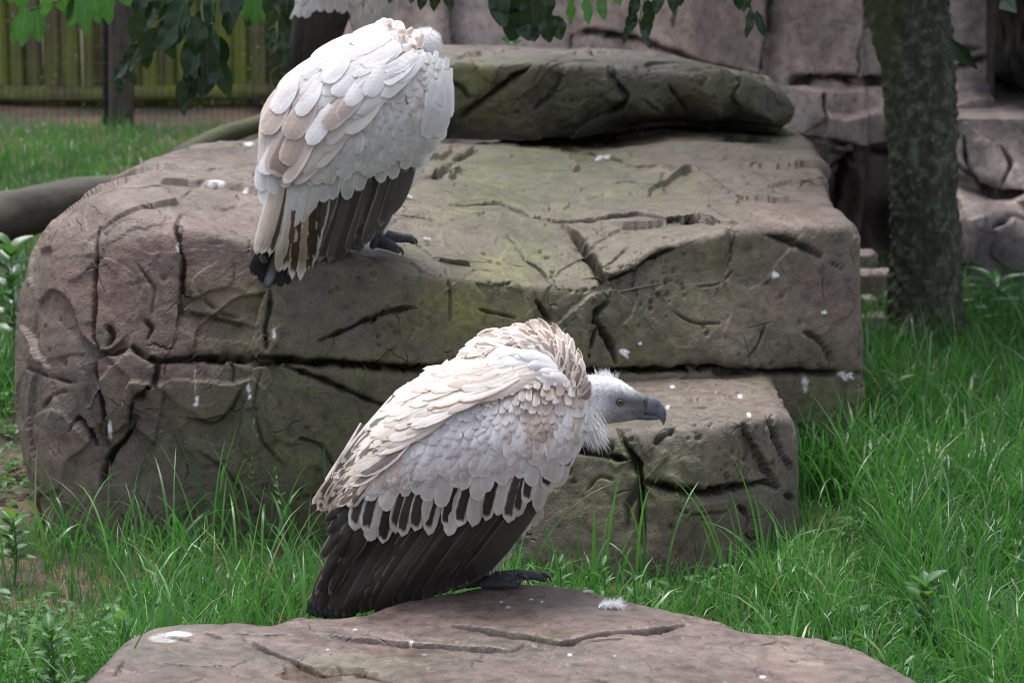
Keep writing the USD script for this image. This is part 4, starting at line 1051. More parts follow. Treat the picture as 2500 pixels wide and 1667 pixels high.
tag(m, 'pale mossy bare branch lying behind the boulder below the fence', 'branch')

# ---------------------------------------------------------------- grass and weeds
GRASS = material('wet_grass', {
    'a': ('attribute', {'attribute': 'rnd'}), 'st': ('attribute', {'attribute': 'st'}), 'sx': ('separate_xyz', {}),
    'r': ('rgb_ramp', {'ramp': [(0.0, (0.012, 0.056, 0.009)), (0.35, (0.022, 0.092, 0.014)), (0.7, (0.052, 0.165, 0.027)), (0.93, (0.145, 0.280, 0.070)), (0.97, (0.20, 0.19, 0.08)), (1.0, (0.26, 0.22, 0.11))]}),
    'root': ('map_range', {'from_min': 0.0, 'from_max': 0.35, 'to_min': 0.6, 'to_max': 1.0, 'clamp': True}), 'm': ('mix', {'mix_type': 'multiply', 'fac': 1.0}),  # root darkens the blade colour at its foot, painted self-shadow
    'p': ('principled_bsdf', {'roughness': 0.36, 'specular_ior_level': 0.5}), 't': ('translucent_bsdf', {'color': (0.065, 0.22, 0.032)}), 'x': ('mix_closure', {'fac': 0.38})},
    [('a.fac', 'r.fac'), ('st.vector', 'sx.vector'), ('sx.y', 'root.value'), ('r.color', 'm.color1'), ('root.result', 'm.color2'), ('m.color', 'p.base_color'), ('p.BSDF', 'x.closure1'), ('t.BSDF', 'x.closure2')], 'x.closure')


def clear_of_rocks(x, y):
    q = np.column_stack([x, y, np.full(len(x), 0.06)])
    ok = (big_sdf(q) > 0.008) & (step_sdf(q) > 0.008) & (poly_dist(q[:, :2], OUTLINE) < -0.01)
    return ok & (np.hypot(x - tree_base[0], y - tree_base[1]) > 0.16)


def scatter(rg, n, zones):
    """Random ground points: zones = (x0, x1, y0, y1, weight)."""
    w = np.array([z[4] * (z[1] - z[0]) * (z[3] - z[2]) for z in zones])
    k = rg.choice(len(zones), n, p=w / w.sum())
    z = np.array(zones)[k]
    x, y = rg.uniform(z[:, 0], z[:, 1]), rg.uniform(z[:, 2], z[:, 3])
    ok = clear_of_rocks(x, y) & (np.abs(x) < 0.26 * y + 0.8)
    return x[ok], y[ok]


def blades(x, y, h, w, bend, rg, nv=6):
    n = len(x)
    az = rg.uniform(0, 2 * np.pi, n)
    d = np.stack([np.cos(az), np.sin(az), np.zeros(n)], 1)
    side = np.stack([-np.sin(az), np.cos(az), np.zeros(n)], 1)
    tw = rg.normal(0, 0.5, n)
    side = side * np.cos(tw)[:, None] + d * np.sin(tw)[:, None]
    t = np.linspace(0, 1, nv)
    th = bend[:, None] * t[None] ** 1.3 * 1.5 + rg.uniform(0.02, 0.3, n)[:, None]
    ds = h[:, None] / (nv - 1)
    hor = np.concatenate([np.zeros((n, 1)), np.cumsum(np.sin(th[:, :-1]) * ds, 1)], 1)
    ver = np.concatenate([np.zeros((n, 1)), np.cumsum(np.cos(th[:, :-1]) * ds, 1)], 1)
    base = np.stack([x, y, ground_z(x, y) - 0.005], 1)
    c = base[:, None] + hor[..., None] * d[:, None] + ver[..., None] * np.array([0, 0, 1.0])
    wid = (w[:, None] * np.clip(np.minimum(0.55 + t * 1.6, 1.0) * (1 - t ** 2.2) + 0.03, 0, 1))[..., None] * side[:, None] * 0.5
    v = np.stack([c - wid, c + wid], 2).reshape(n, nv * 2, 3)
    v[..., 2] = np.maximum(v[..., 2], base[:, None, 2])
    f0 = np.array([[2 * i, 2 * i + 1, 2 * i + 3, 2 * i + 2] for i in range(nv - 1)])
    f0 = np.vstack([f0[:, [0, 1, 2]], f0[:, [0, 2, 3]]])
    f = (f0[None] + (np.arange(n) * nv * 2)[:, None, None]).reshape(-1, 3)
    uv = np.tile(np.stack([np.tile([0, 1.0], nv), np.repeat(t, 2)], 1), (n, 1))
    return v.reshape(-1, 3), f, uv, c


rg = np.random.default_rng(61)
RIGHT = (0.35, 2.6, 4.6, 11.6)
zones = [(0.62, 1.05, 6.3, 8.2, 1.3), (0.95, 2.7, 6.4, 8.5, 1.0), (0.95, 2.7, 8.5, 11.2, 0.55), (0.6, 1.8, 4.9, 6.4, 1.25), (-0.1, 1.0, 5.75, 7.1, 1.1), (-1.35, -0.35, 5.5, 7.2, 0.75), (-0.4, 0.0, 5.8, 7.3, 0.9), (-2.7, -1.3, 8.6, 13.0, 0.8), (-1.6, -0.2, 10.8, 13.2, 0.25), (-1.6, -0.6, 4.9, 6.6, 0.55), (-4.4, -2.7, 8.6, 13.2, 0.22), (2.7, 3.8, 6.4, 10.8, 0.3), (-2.6, -1.6, 5.0, 8.6, 0.12)]
x, y = scatter(rg, 96000, zones)
n = len(x)
patch = fbm(np.column_stack([x, y, np.zeros(n)]), 2.4, 3, 80)
hh = rg.gamma(5, 0.032, n) * (1 + 1.4 * patch) + 0.05
hh = np.where((x < 0.98) & (y < 7.5), hh * np.interp(y, [5.7, 6.4, 6.9, 7.15], [0.8, 0.66, 0.42, 0.30]), hh)
hh = np.where(y > 8.6, hh * np.where(x < 0, np.interp(y, [9, 10.5, 12, 12.8], [0.66, 0.62, 0.5, 0.32]), 0.8), hh)
hh = hh * (0.75 + 1.3 * np.clip(fbm(np.column_stack([x, y, np.zeros(n)]), 6.5, 2, 85) + 0.2, 0, 1))
near_step = (x > -0.1) & (x < 0.95) & (y < 7.1)
hh = np.where(near_step, hh * 0.75, hh)
hh = np.where((x < -0.9) & (y < 6.7), hh * 0.6, hh)
hh = np.clip(hh, 0.04, 0.42)
ww = (rg.uniform(0.002, 0.0050, n) + 0.0035 * (rg.uniform(0, 1, n) < 0.25)) * np.clip(hh / 0.16, 0.6, 1.5)
v, f, uv, _ = blades(x, y, hh, ww, rg.gamma(2.2, 0.42, n), rg)
tone = np.clip(rg.beta(2.2, 2.6, n) + 1.0 * patch, 0, 0.93)
tone = np.where(rg.uniform(0, 1, n) < 0.035, rg.uniform(0.95, 1, n), tone)
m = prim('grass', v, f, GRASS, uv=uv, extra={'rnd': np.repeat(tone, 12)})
tag(m, 'long wet green grass around the foot of the rocks', 'grass', kind='stuff')
# taller arching tufts against the rocks
tx, ty = [], []
for px, py, cnt, spread in ((330, 1330, 40, 0.16), (520, 1330, 60, 0.16), (640, 1360, 40, 0.12), (440, 1420, 40, 0.15), (790, 1360, 26, 0.07), (700, 1440, 40, 0.12), (240, 1400, 30, 0.12), (1330, 1400, 26, 0.08), (1480, 1420, 22, 0.10), (1610, 1430, 16, 0.08), (1760, 1440, 24, 0.07), (1840, 1470, 26, 0.08), (1990, 1300, 50, 0.12), (2060, 1180, 50, 0.10), (1400, 1350, 12, 0.05)):
    r = rays(px, py)
    t = -CAM_H / r[2]
    cnt = max(int(cnt * .45), 5)
    tx += list(r[0] * t + rg.normal(0, spread, cnt)); ty += list(np.clip(r[1] * t, 5.85, 99) + rg.normal(0, 0.1, cnt))
tx, ty = np.array(tx), np.array(ty)
ok = clear_of_rocks(tx, ty)
tx, ty = tx[ok], ty[ok]
n = len(tx)
v, f, uv, c = blades(tx, ty, rg.uniform(0.18, 0.46, n), rg.uniform(0.0045, 0.0095, n), rg.gamma(3, 0.35, n), rg, 10)
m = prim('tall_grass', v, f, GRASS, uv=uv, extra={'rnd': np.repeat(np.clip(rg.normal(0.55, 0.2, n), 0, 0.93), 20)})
tag(m, 'tall arching grass blades rising against the foot of the boulder and step', 'grass', kind='stuff')
# seed heads on thin stalks
sv = []
for px, py, h_ in ((330, 1330, 0.36), (470, 1320, 0.33), (560, 1330, 0.35), (610, 1340, 0.3), (700, 1400, 0.3), (1560, 1400, 0.3), (1900, 1330, 0.32), (2020, 1240, 0.3), (2100, 1180, 0.28), (2200, 1350, 0.26), (2320, 1300, 0.28), (1700, 1420, 0.28), (1420, 1390, 0.26), (2060, 1420, 0.3)):
    r = rays(px, py); t = -CAM_H / r[2]
    b = np.array([r[0] * t, max(r[1] * t, 5.9), 0]); b[2] = ground_z(b[0], b[1])
    az = rg.uniform(0, 6.28); s = np.linspace(0, 1, 12)[:, None]
    pts = b + s * [0, 0, h_] + (s ** 2.4) * 0.12 * np.array([math.cos(az), math.sin(az) * 0.5, -0.35])
    sv.append((*tube(pts, np.linspace(0.0012, 0.0006, 12), 4, False), 0.4))
    for k in range(9):
        u = 0.62 + 0.38 * k / 8
        p = pts[min(int(u * 11), 11)]
        dr = np.array([rg.normal(0, 0.5), rg.normal(0, 0.3), rg.uniform(-0.6, 0.5)]) + (pts[-1] - pts[-3]) * 20
        lv_, lf_, _ = leaf_grid(rg.uniform(0.012, 0.022), 0.0042, 3, 4, 0.3, 0.1, 'lance')
        sv.append((lv_ @ frame(dr, np.array([0.3, -1, 0.3])).T + p, lf_, 0.94))
v, f = join([(a, b) for a, b, _ in sv])
m = prim('grass_seed_heads', v, f, GRASS, uv=np.tile([[0.5, 0.8]], (len(v), 1)), extra={'rnd': np.concatenate([np.full(len(a), c_) for a, _, c_ in sv])})
tag(m, 'pale drooping seed heads on thin grass stalks', 'grass', kind='stuff')
# leafy ground cover
zones = [(-1.6, -0.75, 4.9, 6.4, 1.7), (-0.9, -0.2, 5.5, 6.2, 0.5), (-2.3, -1.35, 6.9, 9.3, 1.2), (0.7, 1.6, 4.9, 6.3, 2.2), (0.0, 0.9, 5.85, 6.6, 0.7), (0.9, 1.9, 6.2, 7.6, 0.3)]
x, y = scatter(rg, 2200, zones)
den = fbm(np.column_stack([x, y, np.zeros(len(x))]), 2.2, 3, 91)
keep = (den > -0.06) | (rg.uniform(0, 1, len(x)) < 0.15)
x, y = x[keep], y[keep]
pos, dr, ups, sz = [], [], [], []
for a, b in zip(x, y):
    h_ = rg.uniform(0.02, 0.11)
    for k in range(rg.integers(5, 9)):
        az = rg.uniform(0, 6.28)
        e = rg.uniform(-0.25, 0.6)
        pos.append([a + 0.012 * math.cos(az), b + 0.012 * math.sin(az), float(ground_z(a, b)) + h_ * rg.uniform(0.4, 1)])
        dr.append([math.cos(az), math.sin(az), e]); ups.append([rg.normal(0, .2), rg.normal(0, .2), 1]); sz.append(rg.uniform(0.014, 0.042))
v, f, uv, r = many_leaves(np.array(pos), np.array(dr, float), np.array(ups, float), np.array(sz), 3, 5, 'oval', 0.25, 0.2, 0.5)
m = prim('ground_cover', v, f, WEED, uv=uv, extra={'rnd': r})
tag(m, 'low broad leaved weeds covering the damp soil', 'weeds', kind='stuff')


def plant(label, px, py, d, height_px, nl, L, W, shape, mat, seed, group=None, spread=1.0, droop=0.35):
    rg_ = np.random.default_rng(seed)
    r = rays(px, py)
    b = P(px, py, d); b[2] = float(ground_z(b[0], b[1]))
    top_ = P(px, py - height_px, d)
    t = thing('leafy_plant', label, 'plant', b, group)
    pts = b + np.linspace(0, 1, 8)[:, None] * (top_ - b) + np.array([0.008, 0, 0]) * np.sin(np.linspace(0, 3, 8))[:, None]
    prim('stem', *tube(pts, np.linspace(0.004, 0.002, 8), 6), WEED, t, uv=None, extra={'rnd': np.full(50, 0.5)})
    for k in range(nl):
        u = 0.35 + 0.65 * (k / max(nl - 1, 1))
        p = b + u * (top_ - b)
        az = k * 2.4 + rg_.uniform(-.3, .3)
        dr = np.array([math.cos(az), 0.7 * math.sin(az), 0.15 + 0.7 * u]) * np.array([spread, spread, 1])
        lv_, lf_, uv_ = leaf_grid(L * rg_.uniform(.75, 1.1), W, 5, 7, 0.3, droop, shape)
        prim('leaf', lv_ @ frame(dr, np.array([0, -0.2, 1.0])).T + p, lf_, mat, t, uv=uv_, extra={'rnd': np.full(len(lv_), rg_.uniform(0, 1))})


plant('tall plant with long drooping narrow leaves, right of the tree at the wall foot', 2430, 800, 10.6, 110, 15, 0.17, 0.036, 'lance', LEAF_GREEN, 1, droop=0.55)
plant('second tall narrow leaved plant at the right edge of the picture', 2505, 850, 10.3, 110, 12, 0.16, 0.034, 'lance', LEAF_GREEN, 2, droop=0.5)
plant('bushy broad leaved weed among the grass right of the front slab', 2260, 1480, 5.95, 56, 22, 0.055, 0.03, 'oval', WEED, 3, droop=0.2)
plant('small pale green weed directly behind the front slab, below the big white feather', 1472, 1450, 5.93, 70, 12, 0.038, 0.012, 'lance', WEED, 4, droop=0.2)
plant('small upright weed behind the slab close to the vulture toes', 1365, 1435, 5.98, 60, 12, 0.036, 0.011, 'lance', WEED, 5, droop=0.2)
plant('small weed behind the slab between the toes and the step rock', 1545, 1455, 5.98, 50, 10, 0.034, 0.011, 'lance', WEED, 6, droop=0.2)
plant('yellowish broad leaved weed in the grass beside the boulder right corner', 2190, 985, 8.6, 60, 10, 0.07, 0.026, 'lance', WEED, 7, droop=0.3)
plant('leafy weed at the left picture edge beside the boulder foot', 30, 1300, 6.7, 36, 16, 0.055, 0.03, 'oval', WEED, 8, droop=0.25)
plant('lush weed at the left picture edge under the fallen log', 25, 720, 8.9, 120, 18, 0.10, 0.05, 'oval', LEAF_GREEN, 9, droop=0.3)
plant('leafy weed in the lower left corner of the picture', 120, 1575, 5.6, 42, 20, 0.045, 0.026, 'oval', WEED, 10, droop=0.25)
plant('low leafy weed left of the front slab by the tall grass', 300, 1545, 5.7, 40, 16, 0.045, 0.02, 'oval', WEED, 11, droop=0.25)
# ---------------------------------------------------------------- vultures
import manifold3d as m3
from scipy.ndimage import gaussian_filter

FEATHER = material('feather', {
    'st': ('attribute', {'attribute': 'st'}), 'sx': ('separate_xyz', {}), 'ca': ('attribute', {'attribute': 'cA'}), 'cb': ('attribute', {'attribute': 'cB'}), 'ed': ('attribute', {'attribute': 'edge'}),
    'ab': ('math', {'math_type': 'absolute'}), 'tip': ('map_range', {'from_min': 0.80, 'from_max': 1.0, 'to_min': 0.0, 'to_max': 1.0, 'clamp': True}), 'mx': ('math', {'math_type': 'maximum'}),
    'g': ('geometry', {}), 'n': ('noise_texture', {'scale': 60.0, 'detail': 4.0, 'roughness': 0.6}), 'nn': ('math', {'math_type': 'multiply_add', 'value2': 0.35}),
    'sub': ('math', {'math_type': 'subtract'}), 'f': ('map_range', {'range_type': 'smoothstep', 'from_min': 0.12, 'from_max': 0.42, 'to_min': 0.0, 'to_max': 1.0}),
    'm': ('mix', {}), 'shaft': ('map_range', {'from_min': 0.0, 'from_max': 0.07, 'to_min': 0.22, 'to_max': 0.0, 'clamp': True}), 'ms': ('mix', {'color2': (0.12, 0.09, 0.07)}),
    'bv': ('math', {'math_type': 'multiply', 'value2': 46.0}), 'bu': ('math', {'math_type': 'multiply_add', 'value2': -7.0}), 'bs': ('math', {'math_type': 'sine'}),
    'n2': ('noise_texture', {'scale': 22.0, 'detail': 3.0}), 'r2': ('rgb_ramp', {'ramp': [(0.3, (0.86, 0.85, 0.84)), (0.7, (1.06, 1.06, 1.06))]}), 'm2': ('mix', {'mix_type': 'multiply', 'fac': 1.0}),
    'b': ('bump', {'strength': 0.06, 'distance': 0.0012}), 'p': ('principled_bsdf', {'roughness': 0.62, 'specular_ior_level': 0.25, 'sheen_weight': 0.12}), 't': ('translucent_bsdf', {}), 'x': ('mix_closure', {'fac': 0.16})},
    [('st.vector', 'sx.vector'), ('sx.x', 'ab.value1'), ('sx.y', 'tip.value'), ('ab.value', 'mx.value1'), ('tip.result', 'mx.value2'), ('g.position', 'n.vector'), ('n.fac', 'nn.value1'), ('mx.value', 'nn.value3'),
     ('nn.value', 'sub.value1'), ('ed.fac', 'sub.value2'), ('sub.value', 'f.value'), ('f.result', 'm.fac'), ('ca.color', 'm.color1'), ('cb.color', 'm.color2'),
     ('ab.value', 'shaft.value'), ('shaft.result', 'ms.fac'), ('m.color', 'ms.color1'), ('g.position', 'n2.vector'), ('n2.fac', 'r2.fac'), ('ms.color', 'm2.color1'), ('r2.color', 'm2.color2'),
     ('sx.y', 'bv.value1'), ('ab.value', 'bu.value1'), ('bv.value', 'bu.value3'), ('bu.value', 'bs.value1'), ('bs.value', 'b.height'), ('b.normal', 'p.normal'),
     ('m2.color', 'p.base_color'), ('m2.color', 't.color'), ('p.BSDF', 'x.closure1'), ('t.BSDF', 'x.closure2')], 'x.closure')
DOWN = material('body_down', {'a': ('attribute', {'attribute': 'col'}), 'g': ('geometry', {}), 'n': ('noise_texture', {'scale': 130.0, 'detail': 4.0, 'roughness': 0.7}), 'r': ('rgb_ramp', {'ramp': [(0.3, (0.7, 0.7, 0.7)), (0.6, (1.05, 1.05, 1.05))]}),
                              'm': ('mix', {'mix_type': 'multiply', 'fac': 1.0}), 'b': ('bump', {'strength': 0.6, 'distance': 0.004}), 'p': ('principled_bsdf', {'roughness': 0.8, 'specular_ior_level': 0.15, 'sheen_weight': 0.3})},
                [('g.position', 'n.vector'), ('n.fac', 'r.fac'), ('a.color', 'm.color1'), ('r.color', 'm.color2'), ('m.color', 'p.base_color'), ('n.fac', 'b.height'), ('b.normal', 'p.normal')], 'p.BSDF')
HORN = material('beak_horn', {'g': ('geometry', {}), 'n': ('noise_texture', {'scale': 55.0, 'detail': 4.0}), 'r': ('rgb_ramp', {'ramp': [(0.3, (0.040, 0.046, 0.060)), (0.7, (0.115, 0.127, 0.150))]}), 'b': ('bump', {'strength': 0.2, 'distance': 0.002}),
                              'p': ('principled_bsdf', {'roughness': 0.33})}, [('g.position', 'n.vector'), ('n.fac', 'r.fac'), ('r.color', 'p.base_color'), ('n.fac', 'b.height'), ('b.normal', 'p.normal')], 'p.BSDF')
SKIN = material('scaly_foot', {'g': ('geometry', {}), 'v': ('voronoi_texture', {'scale': 260.0}), 'r': ('rgb_ramp', {'ramp': [(0.0, (0.085, 0.087, 0.095)), (0.7, (0.022, 0.022, 0.025))]}), 'b': ('bump', {'strength': 0.8, 'distance': 0.002, 'invert': True}),
                               'p': ('principled_bsdf', {'roughness': 0.5})}, [('g.position', 'v.vector'), ('v.distance', 'r.fac'), ('r.color', 'p.base_color'), ('v.distance', 'b.height'), ('b.normal', 'p.normal')], 'p.BSDF')
CLAW = material('claw', {'p': ('principled_bsdf', {'base_color': (0.022, 0.022, 0.026), 'roughness': 0.25})}, [], 'p.BSDF')
IRIS = material('iris', {'p': ('principled_bsdf', {'base_color': (0.10, 0.078, 0.045), 'roughness': 0.08, 'coat_weight': 0.6})}, [], 'p.BSDF')
PUPIL = material('pupil', {'p': ('principled_bsdf', {'base_color': (0.004, 0.004, 0.004), 'roughness': 0.04})}, [], 'p.BSDF')
LID = material('eyelid', {'p': ('principled_bsdf', {'base_color': (0.05, 0.048, 0.052), 'roughness': 0.6})}, [], 'p.BSDF')


class Bird:
    """The body is a chain of spheres placed by picture position, depth and radius; feathers lie on its surface."""

    def __init__(self, path, d0, chains, box, grow=0.0):
        self.path, self.d0 = path, d0
        self.chains = [[(P(x, y, d0 + o), r / FPX * d0) for x, y, o, r in c] for c in chains]
        cs, rs = [], []
        for c in self.chains:
            for (a, ra), (b, rb) in zip(c[:-1], c[1:]):
                for t in np.linspace(0, 1, 7):
                    cs.append(a + (b - a) * t); rs.append(ra + (rb - ra) * t)
        self.cs, self.rs = np.array(cs), np.array(rs)
        x0, x1, y0, y1 = box
        self.gx, self.gy = np.arange(x0, x1 + 8, 8.0), np.arange(y0, y1 + 8, 8.0)
        X, Y = np.meshgrid(self.gx, self.gy, indexing='ij')
        ts = np.linspace(d0 - 0.34, d0 + 0.3, 60)
        best, bestd, hit = np.full(X.size, 1e9), np.full(X.size, d0), np.full(X.size, np.nan)
        prev = None
        for t in ts:
            s = self.sdf(P(X.ravel(), Y.ravel(), np.full(X.size, t)))
            if prev is not None:
                cross = np.isnan(hit) & (prev > 0) & (s <= 0)
                hit[cross] = t - (ts[1] - ts[0]) * (-s[cross]) / (prev[cross] - s[cross] + 1e-9)
            imp = s < best
            best[imp], bestd[imp] = s[imp], t
            prev = s
        D = np.where(np.isnan(hit), bestd, hit).reshape(X.shape)
        self.D = gaussian_filter(D, 1.1)

    def sdf(self, p, k=0.022):
        d = np.linalg.norm(p[:, None] - self.cs[None], axis=2) - self.rs[None]
        m = d.min(1)
        return m - k * np.log(np.exp(-(d - m[:, None]) / k).sum(1)) + 0.03

    def depth(self, px, py):
        c = [(np.asarray(px) - self.gx[0]) / 8.0, (np.asarray(py) - self.gy[0]) / 8.0]
        return map_coordinates(self.D, c, order=1, mode='nearest')

    def body(self, colour, shrink=0.010, edge=0.014):
        solids = []
        for c in self.chains:
            for (a, ra), (b, rb) in zip(c[:-1], c[1:]):
                sp = [m3.Manifold.sphere(max(r - shrink, 0.006), 28).translate(list(map(float, q))) for q, r in ((a, ra), (b, rb))]
                solids.append(m3.Manifold.batch_hull(sp))
        mm = m3.Manifold.batch_boolean(solids, m3.OpType.Add).refine_to_length(edge)
        me = mm.to_mesh()
        t = trimesh.Trimesh(me.vert_properties[:, :3], me.tri_verts, process=True)
        trimesh.smoothing.filter_taubin(t, iterations=24)
        v = np.array(t.vertices)
        v = v + np.array(t.vertex_normals) * (0.004 * fbm(v, 26, 4, 5))[:, None]
        prim('body', v, t.faces, DOWN, self.path, col=colour(PIX(v), v))

    def lay(self, name, root, tip, width, cA, cB, edge=0.75, shape='round', lift=(0.0, 0.006), curl=0.0, camber=0.10, rag=0.0, roll=0.0, tilt=0.0, ushift=0.0, seed=0, as_stuff=False, nu=5, mirror=False, limit=300):
        PRO = {'round': [.50, .88, 1, 1, .93, .68, .16], 'blunt': [.6, .85, .97, 1, .97, .82, .40], 'lance': [.5, .95, 1, .82, .56, .28, .03], 'long': [.55, .78, .92, 1, .96, .70, .14], 'quill': [.6, .8, .95, 1, .9, .62, .08]}
        rg = np.random.default_rng(seed)
        root, tip = np.asarray(root, float), np.asarray(tip, float)
        n = len(root)
        bc = lambda a, k: np.broadcast_to(np.asarray(a, float), (n,) + k).copy()
        width, edge, curl, cA, cB = bc(width, ()), bc(edge, ()), bc(curl, ()), bc(cA, (3,)), bc(cB, (3,))
        l0, l1 = bc(lift[0], ()), bc(lift[1], ())
        vv = np.array([0, .22, .45, .65, .82, .94, 1.0])
        uu = np.linspace(-1, 1, nu)
        pro = np.array(PRO[shape])
        ax = tip - root
        L = np.linalg.norm(ax, axis=1, keepdims=True)
        ax = ax / L
        pe = np.stack([-ax[:, 1], ax[:, 0]], 1)
        cen = root[:, None] + (tip - root)[:, None] * vv[None, :, None] + pe[:, None] * (curl[:, None] * 4 * vv * (1 - vv))[..., None]
        w = width[:, None] * pro[None]
        pix = cen[:, :, None] + pe[:, None, None] * (w[:, :, None] * 0.5 * uu)[..., None]
        if rag:
            j = rg.uniform(-1, 1, (n, 1, nu)) * np.array([0, 0, 0.1, .3, .8, 1, 1])[None, :, None] * rag
            pix = pix + ax[:, None, None] * j[..., None]
        m = self.d0 / FPX
        rl = (rg.normal(0, 1, n)[:, None, None] * roll + tilt) * (w[:, :, None] * 0.5 * uu) * m
        h = l0[:, None, None] + l1[:, None, None] * vv[None, :, None] ** 1.4 + camber * m * w[:, :, None] * (1 - uu ** 2)[None, None] - 0.35 * camber * m * w[:, :, None] + rl
        d = self.depth(pix[..., 0], pix[..., 1]) - h
        v = P(pix[..., 0], pix[..., 1], d).reshape(n, 7 * nu, 3)
        uv = np.stack(np.broadcast_arrays(uu[None, :] * (1 - abs(ushift) * .4) + ushift, vv[:, None]), -1).reshape(-1, 2)
        gf = grid_faces(7, nu)
        gf = np.vstack([gf[:, [0, 1, 2]], gf[:, [0, 2, 3]]])
        k = 7 * nu
        own = 0 if as_stuff else min(n, limit)
        for i in range(own):
            prim(name, v[i], gf, FEATHER, self.path, uv=uv, extra={'cA': np.tile(cA[i], (k, 1)), 'cB': np.tile(cB[i], (k, 1)), 'edge': np.full(k, edge[i])})
        if own < n:
            q = prim('small_' + name + 's', v[own:].reshape(-1, 3), (gf[None] + (np.arange(n - own) * k)[:, None, None]).reshape(-1, 3), FEATHER, self.path, uv=np.tile(uv, (n - own, 1)),
                     extra={'cA': np.repeat(cA[own:], k, 0), 'cB': np.repeat(cB[own:], k, 0), 'edge': np.repeat(edge[own:], k)})
            tag(q, kind='stuff')
        if mirror:                               # the same plumage on the far side of the body
            self.far.append((P(pix[..., 0], pix[..., 1], 2 * self.d0 - d).reshape(n, 7 * nu, 3), gf, uv, cA, cB, edge, k))

    far = ()

    def finish_far(self):
        if not self.far:
            return
        vs, fs, us, a, b, e, o = [], [], [], [], [], [], 0
        for v, gf, uv, cA, cB, edge, k in self.far:
            n = len(v)
            vs.append(v.reshape(-1, 3)); fs.append((gf[None] + (np.arange(n) * k)[:, None, None]).reshape(-1, 3) + o); us.append(np.tile(uv, (n, 1)))
            a.append(np.repeat(cA, k, 0)); b.append(np.repeat(cB, k, 0)); e.append(np.repeat(edge, k)); o += n * k
        q = prim('far_side_plumage', np.vstack(vs), np.vstack(fs), FEATHER, self.path, uv=np.vstack(us), extra={'cA': np.vstack(a), 'cB': np.vstack(b), 'edge': np.concatenate(e)})
        tag(q, kind='stuff')

    def hairs(self, name, pts, dirs, length, w, col, seed, bend=0.3):
        """Fine down: pts world, dirs world."""
        rg = np.random.default_rng(seed)
        n = len(pts)
        dirs = dirs / (np.linalg.norm(dirs, axis=1, keepdims=True) + 1e-9)
        side = np.cross(dirs, np.tile([[0, 1.0, 0]], (n, 1)) + rg.normal(0, 0.4, (n, 3)))
        side /= np.linalg.norm(side, axis=1, keepdims=True) + 1e-9
        L = np.broadcast_to(length, (n,))[:, None]
        g = np.array([0, 0, -1.0]) * bend
        p1 = pts + dirs * L * 0.5
        p2 = pts + dirs * L + g * L * 0.5
        v = np.stack([pts - side * w / 2, pts + side * w / 2, p1 - side * w * 0.4, p1 + side * w * 0.4, p2], 1).reshape(-1, 3)
        f0 = np.array([[0, 1, 3], [0, 3, 2], [2, 3, 4]])
        f = (f0[None] + (np.arange(n) * 5)[:, None, None]).reshape(-1, 3)
        q = prim(name, v, f, DOWN, self.path, col=np.repeat(np.broadcast_to(col, (n, 3)), 5, 0))
        tag(q, kind='stuff')


def jit(rg, a, s):
    return np.asarray(a, float) + rg.normal(0, s, np.shape(a))


def fill(poly, step_a, step_b, dirf, seed, jitter=0.22):
    """Shingle positions inside a picture polygon: rows step_b apart, step_a between neighbours. Returns points and unit directions."""
    rg = np.random.default_rng(seed)
    poly = np.asarray(poly, float)
    lo, hi = poly.min(0), poly.max(0)
    out = []
    for r, y in enumerate(np.arange(lo[1], hi[1], step_b)):
        xs = np.arange(lo[0] + (r % 2) * step_a / 2, hi[0], step_a)
        out.append(np.stack([xs, np.full(len(xs), y)], 1))
    p = np.vstack(out)
    p = p + rg.normal(0, 1, p.shape) * np.array([step_a, step_b]) * jitter
    p = p[poly_dist(p, poly) > 0]
    d = np.array([dirf(x, y) for x, y in p])
    d = d + rg.normal(0, 0.10, d.shape)
    return p, d / np.linalg.norm(d, axis=1, keepdims=True)


def patches(p, blobs):
    o = np.zeros(len(p))
    for x, y, rx, ry, s in blobs:
        o += s * np.exp(-(((p[:, 0] - x) / rx) ** 2 + ((p[:, 1] - y) / ry) ** 2))
    return o


def lerp(a, b, t):
    return np.asarray(a)[None] * (1 - t[:, None]) + np.asarray(b)[None] * t[:, None]


WHITE, CREAM, TAN, BROWN, DARK, GREY = (0.74, 0.73, 0.75), (0.74, 0.68, 0.63), (0.56, 0.43, 0.34), (0.25, 0.17, 0.125), (0.034, 0.028, 0.025), (0.56, 0.55, 0.57)


def foot(bird, joints, claws, name='foot'):
    solids = []
    for chain in joints:
        pts = [(P(x, y, bird.d0 + o), r / FPX * bird.d0) for x, y, o, r in chain]
        for (a, ra), (b, rb) in zip(pts[:-1], pts[1:]):
            solids.append(m3.Manifold.batch_hull([m3.Manifold.sphere(float(r), 16).translate(list(map(float, q))) for q, r in ((a, ra), (b, rb))]))
    me = m3.Manifold.batch_boolean(solids, m3.OpType.Add).refine_to_length(0.005).to_mesh()
    t = trimesh.Trimesh(me.vert_properties[:, :3], me.tri_verts, process=True)
    trimesh.smoothing.filter_taubin(t, iterations=8)
    prim(name, t.vertices, t.faces, SKIN, bird.path)
    for c in claws:
        q = polyline([(x, y, o) for x, y, o in c], 8)
        prim('claw', *tube(P(q[:, 0], q[:, 1], bird.d0 + q[:, 2]), np.array([.0062, .006, .0056, .005, .0042, .0033, .0022, .0008]), 8), CLAW, bird.path)


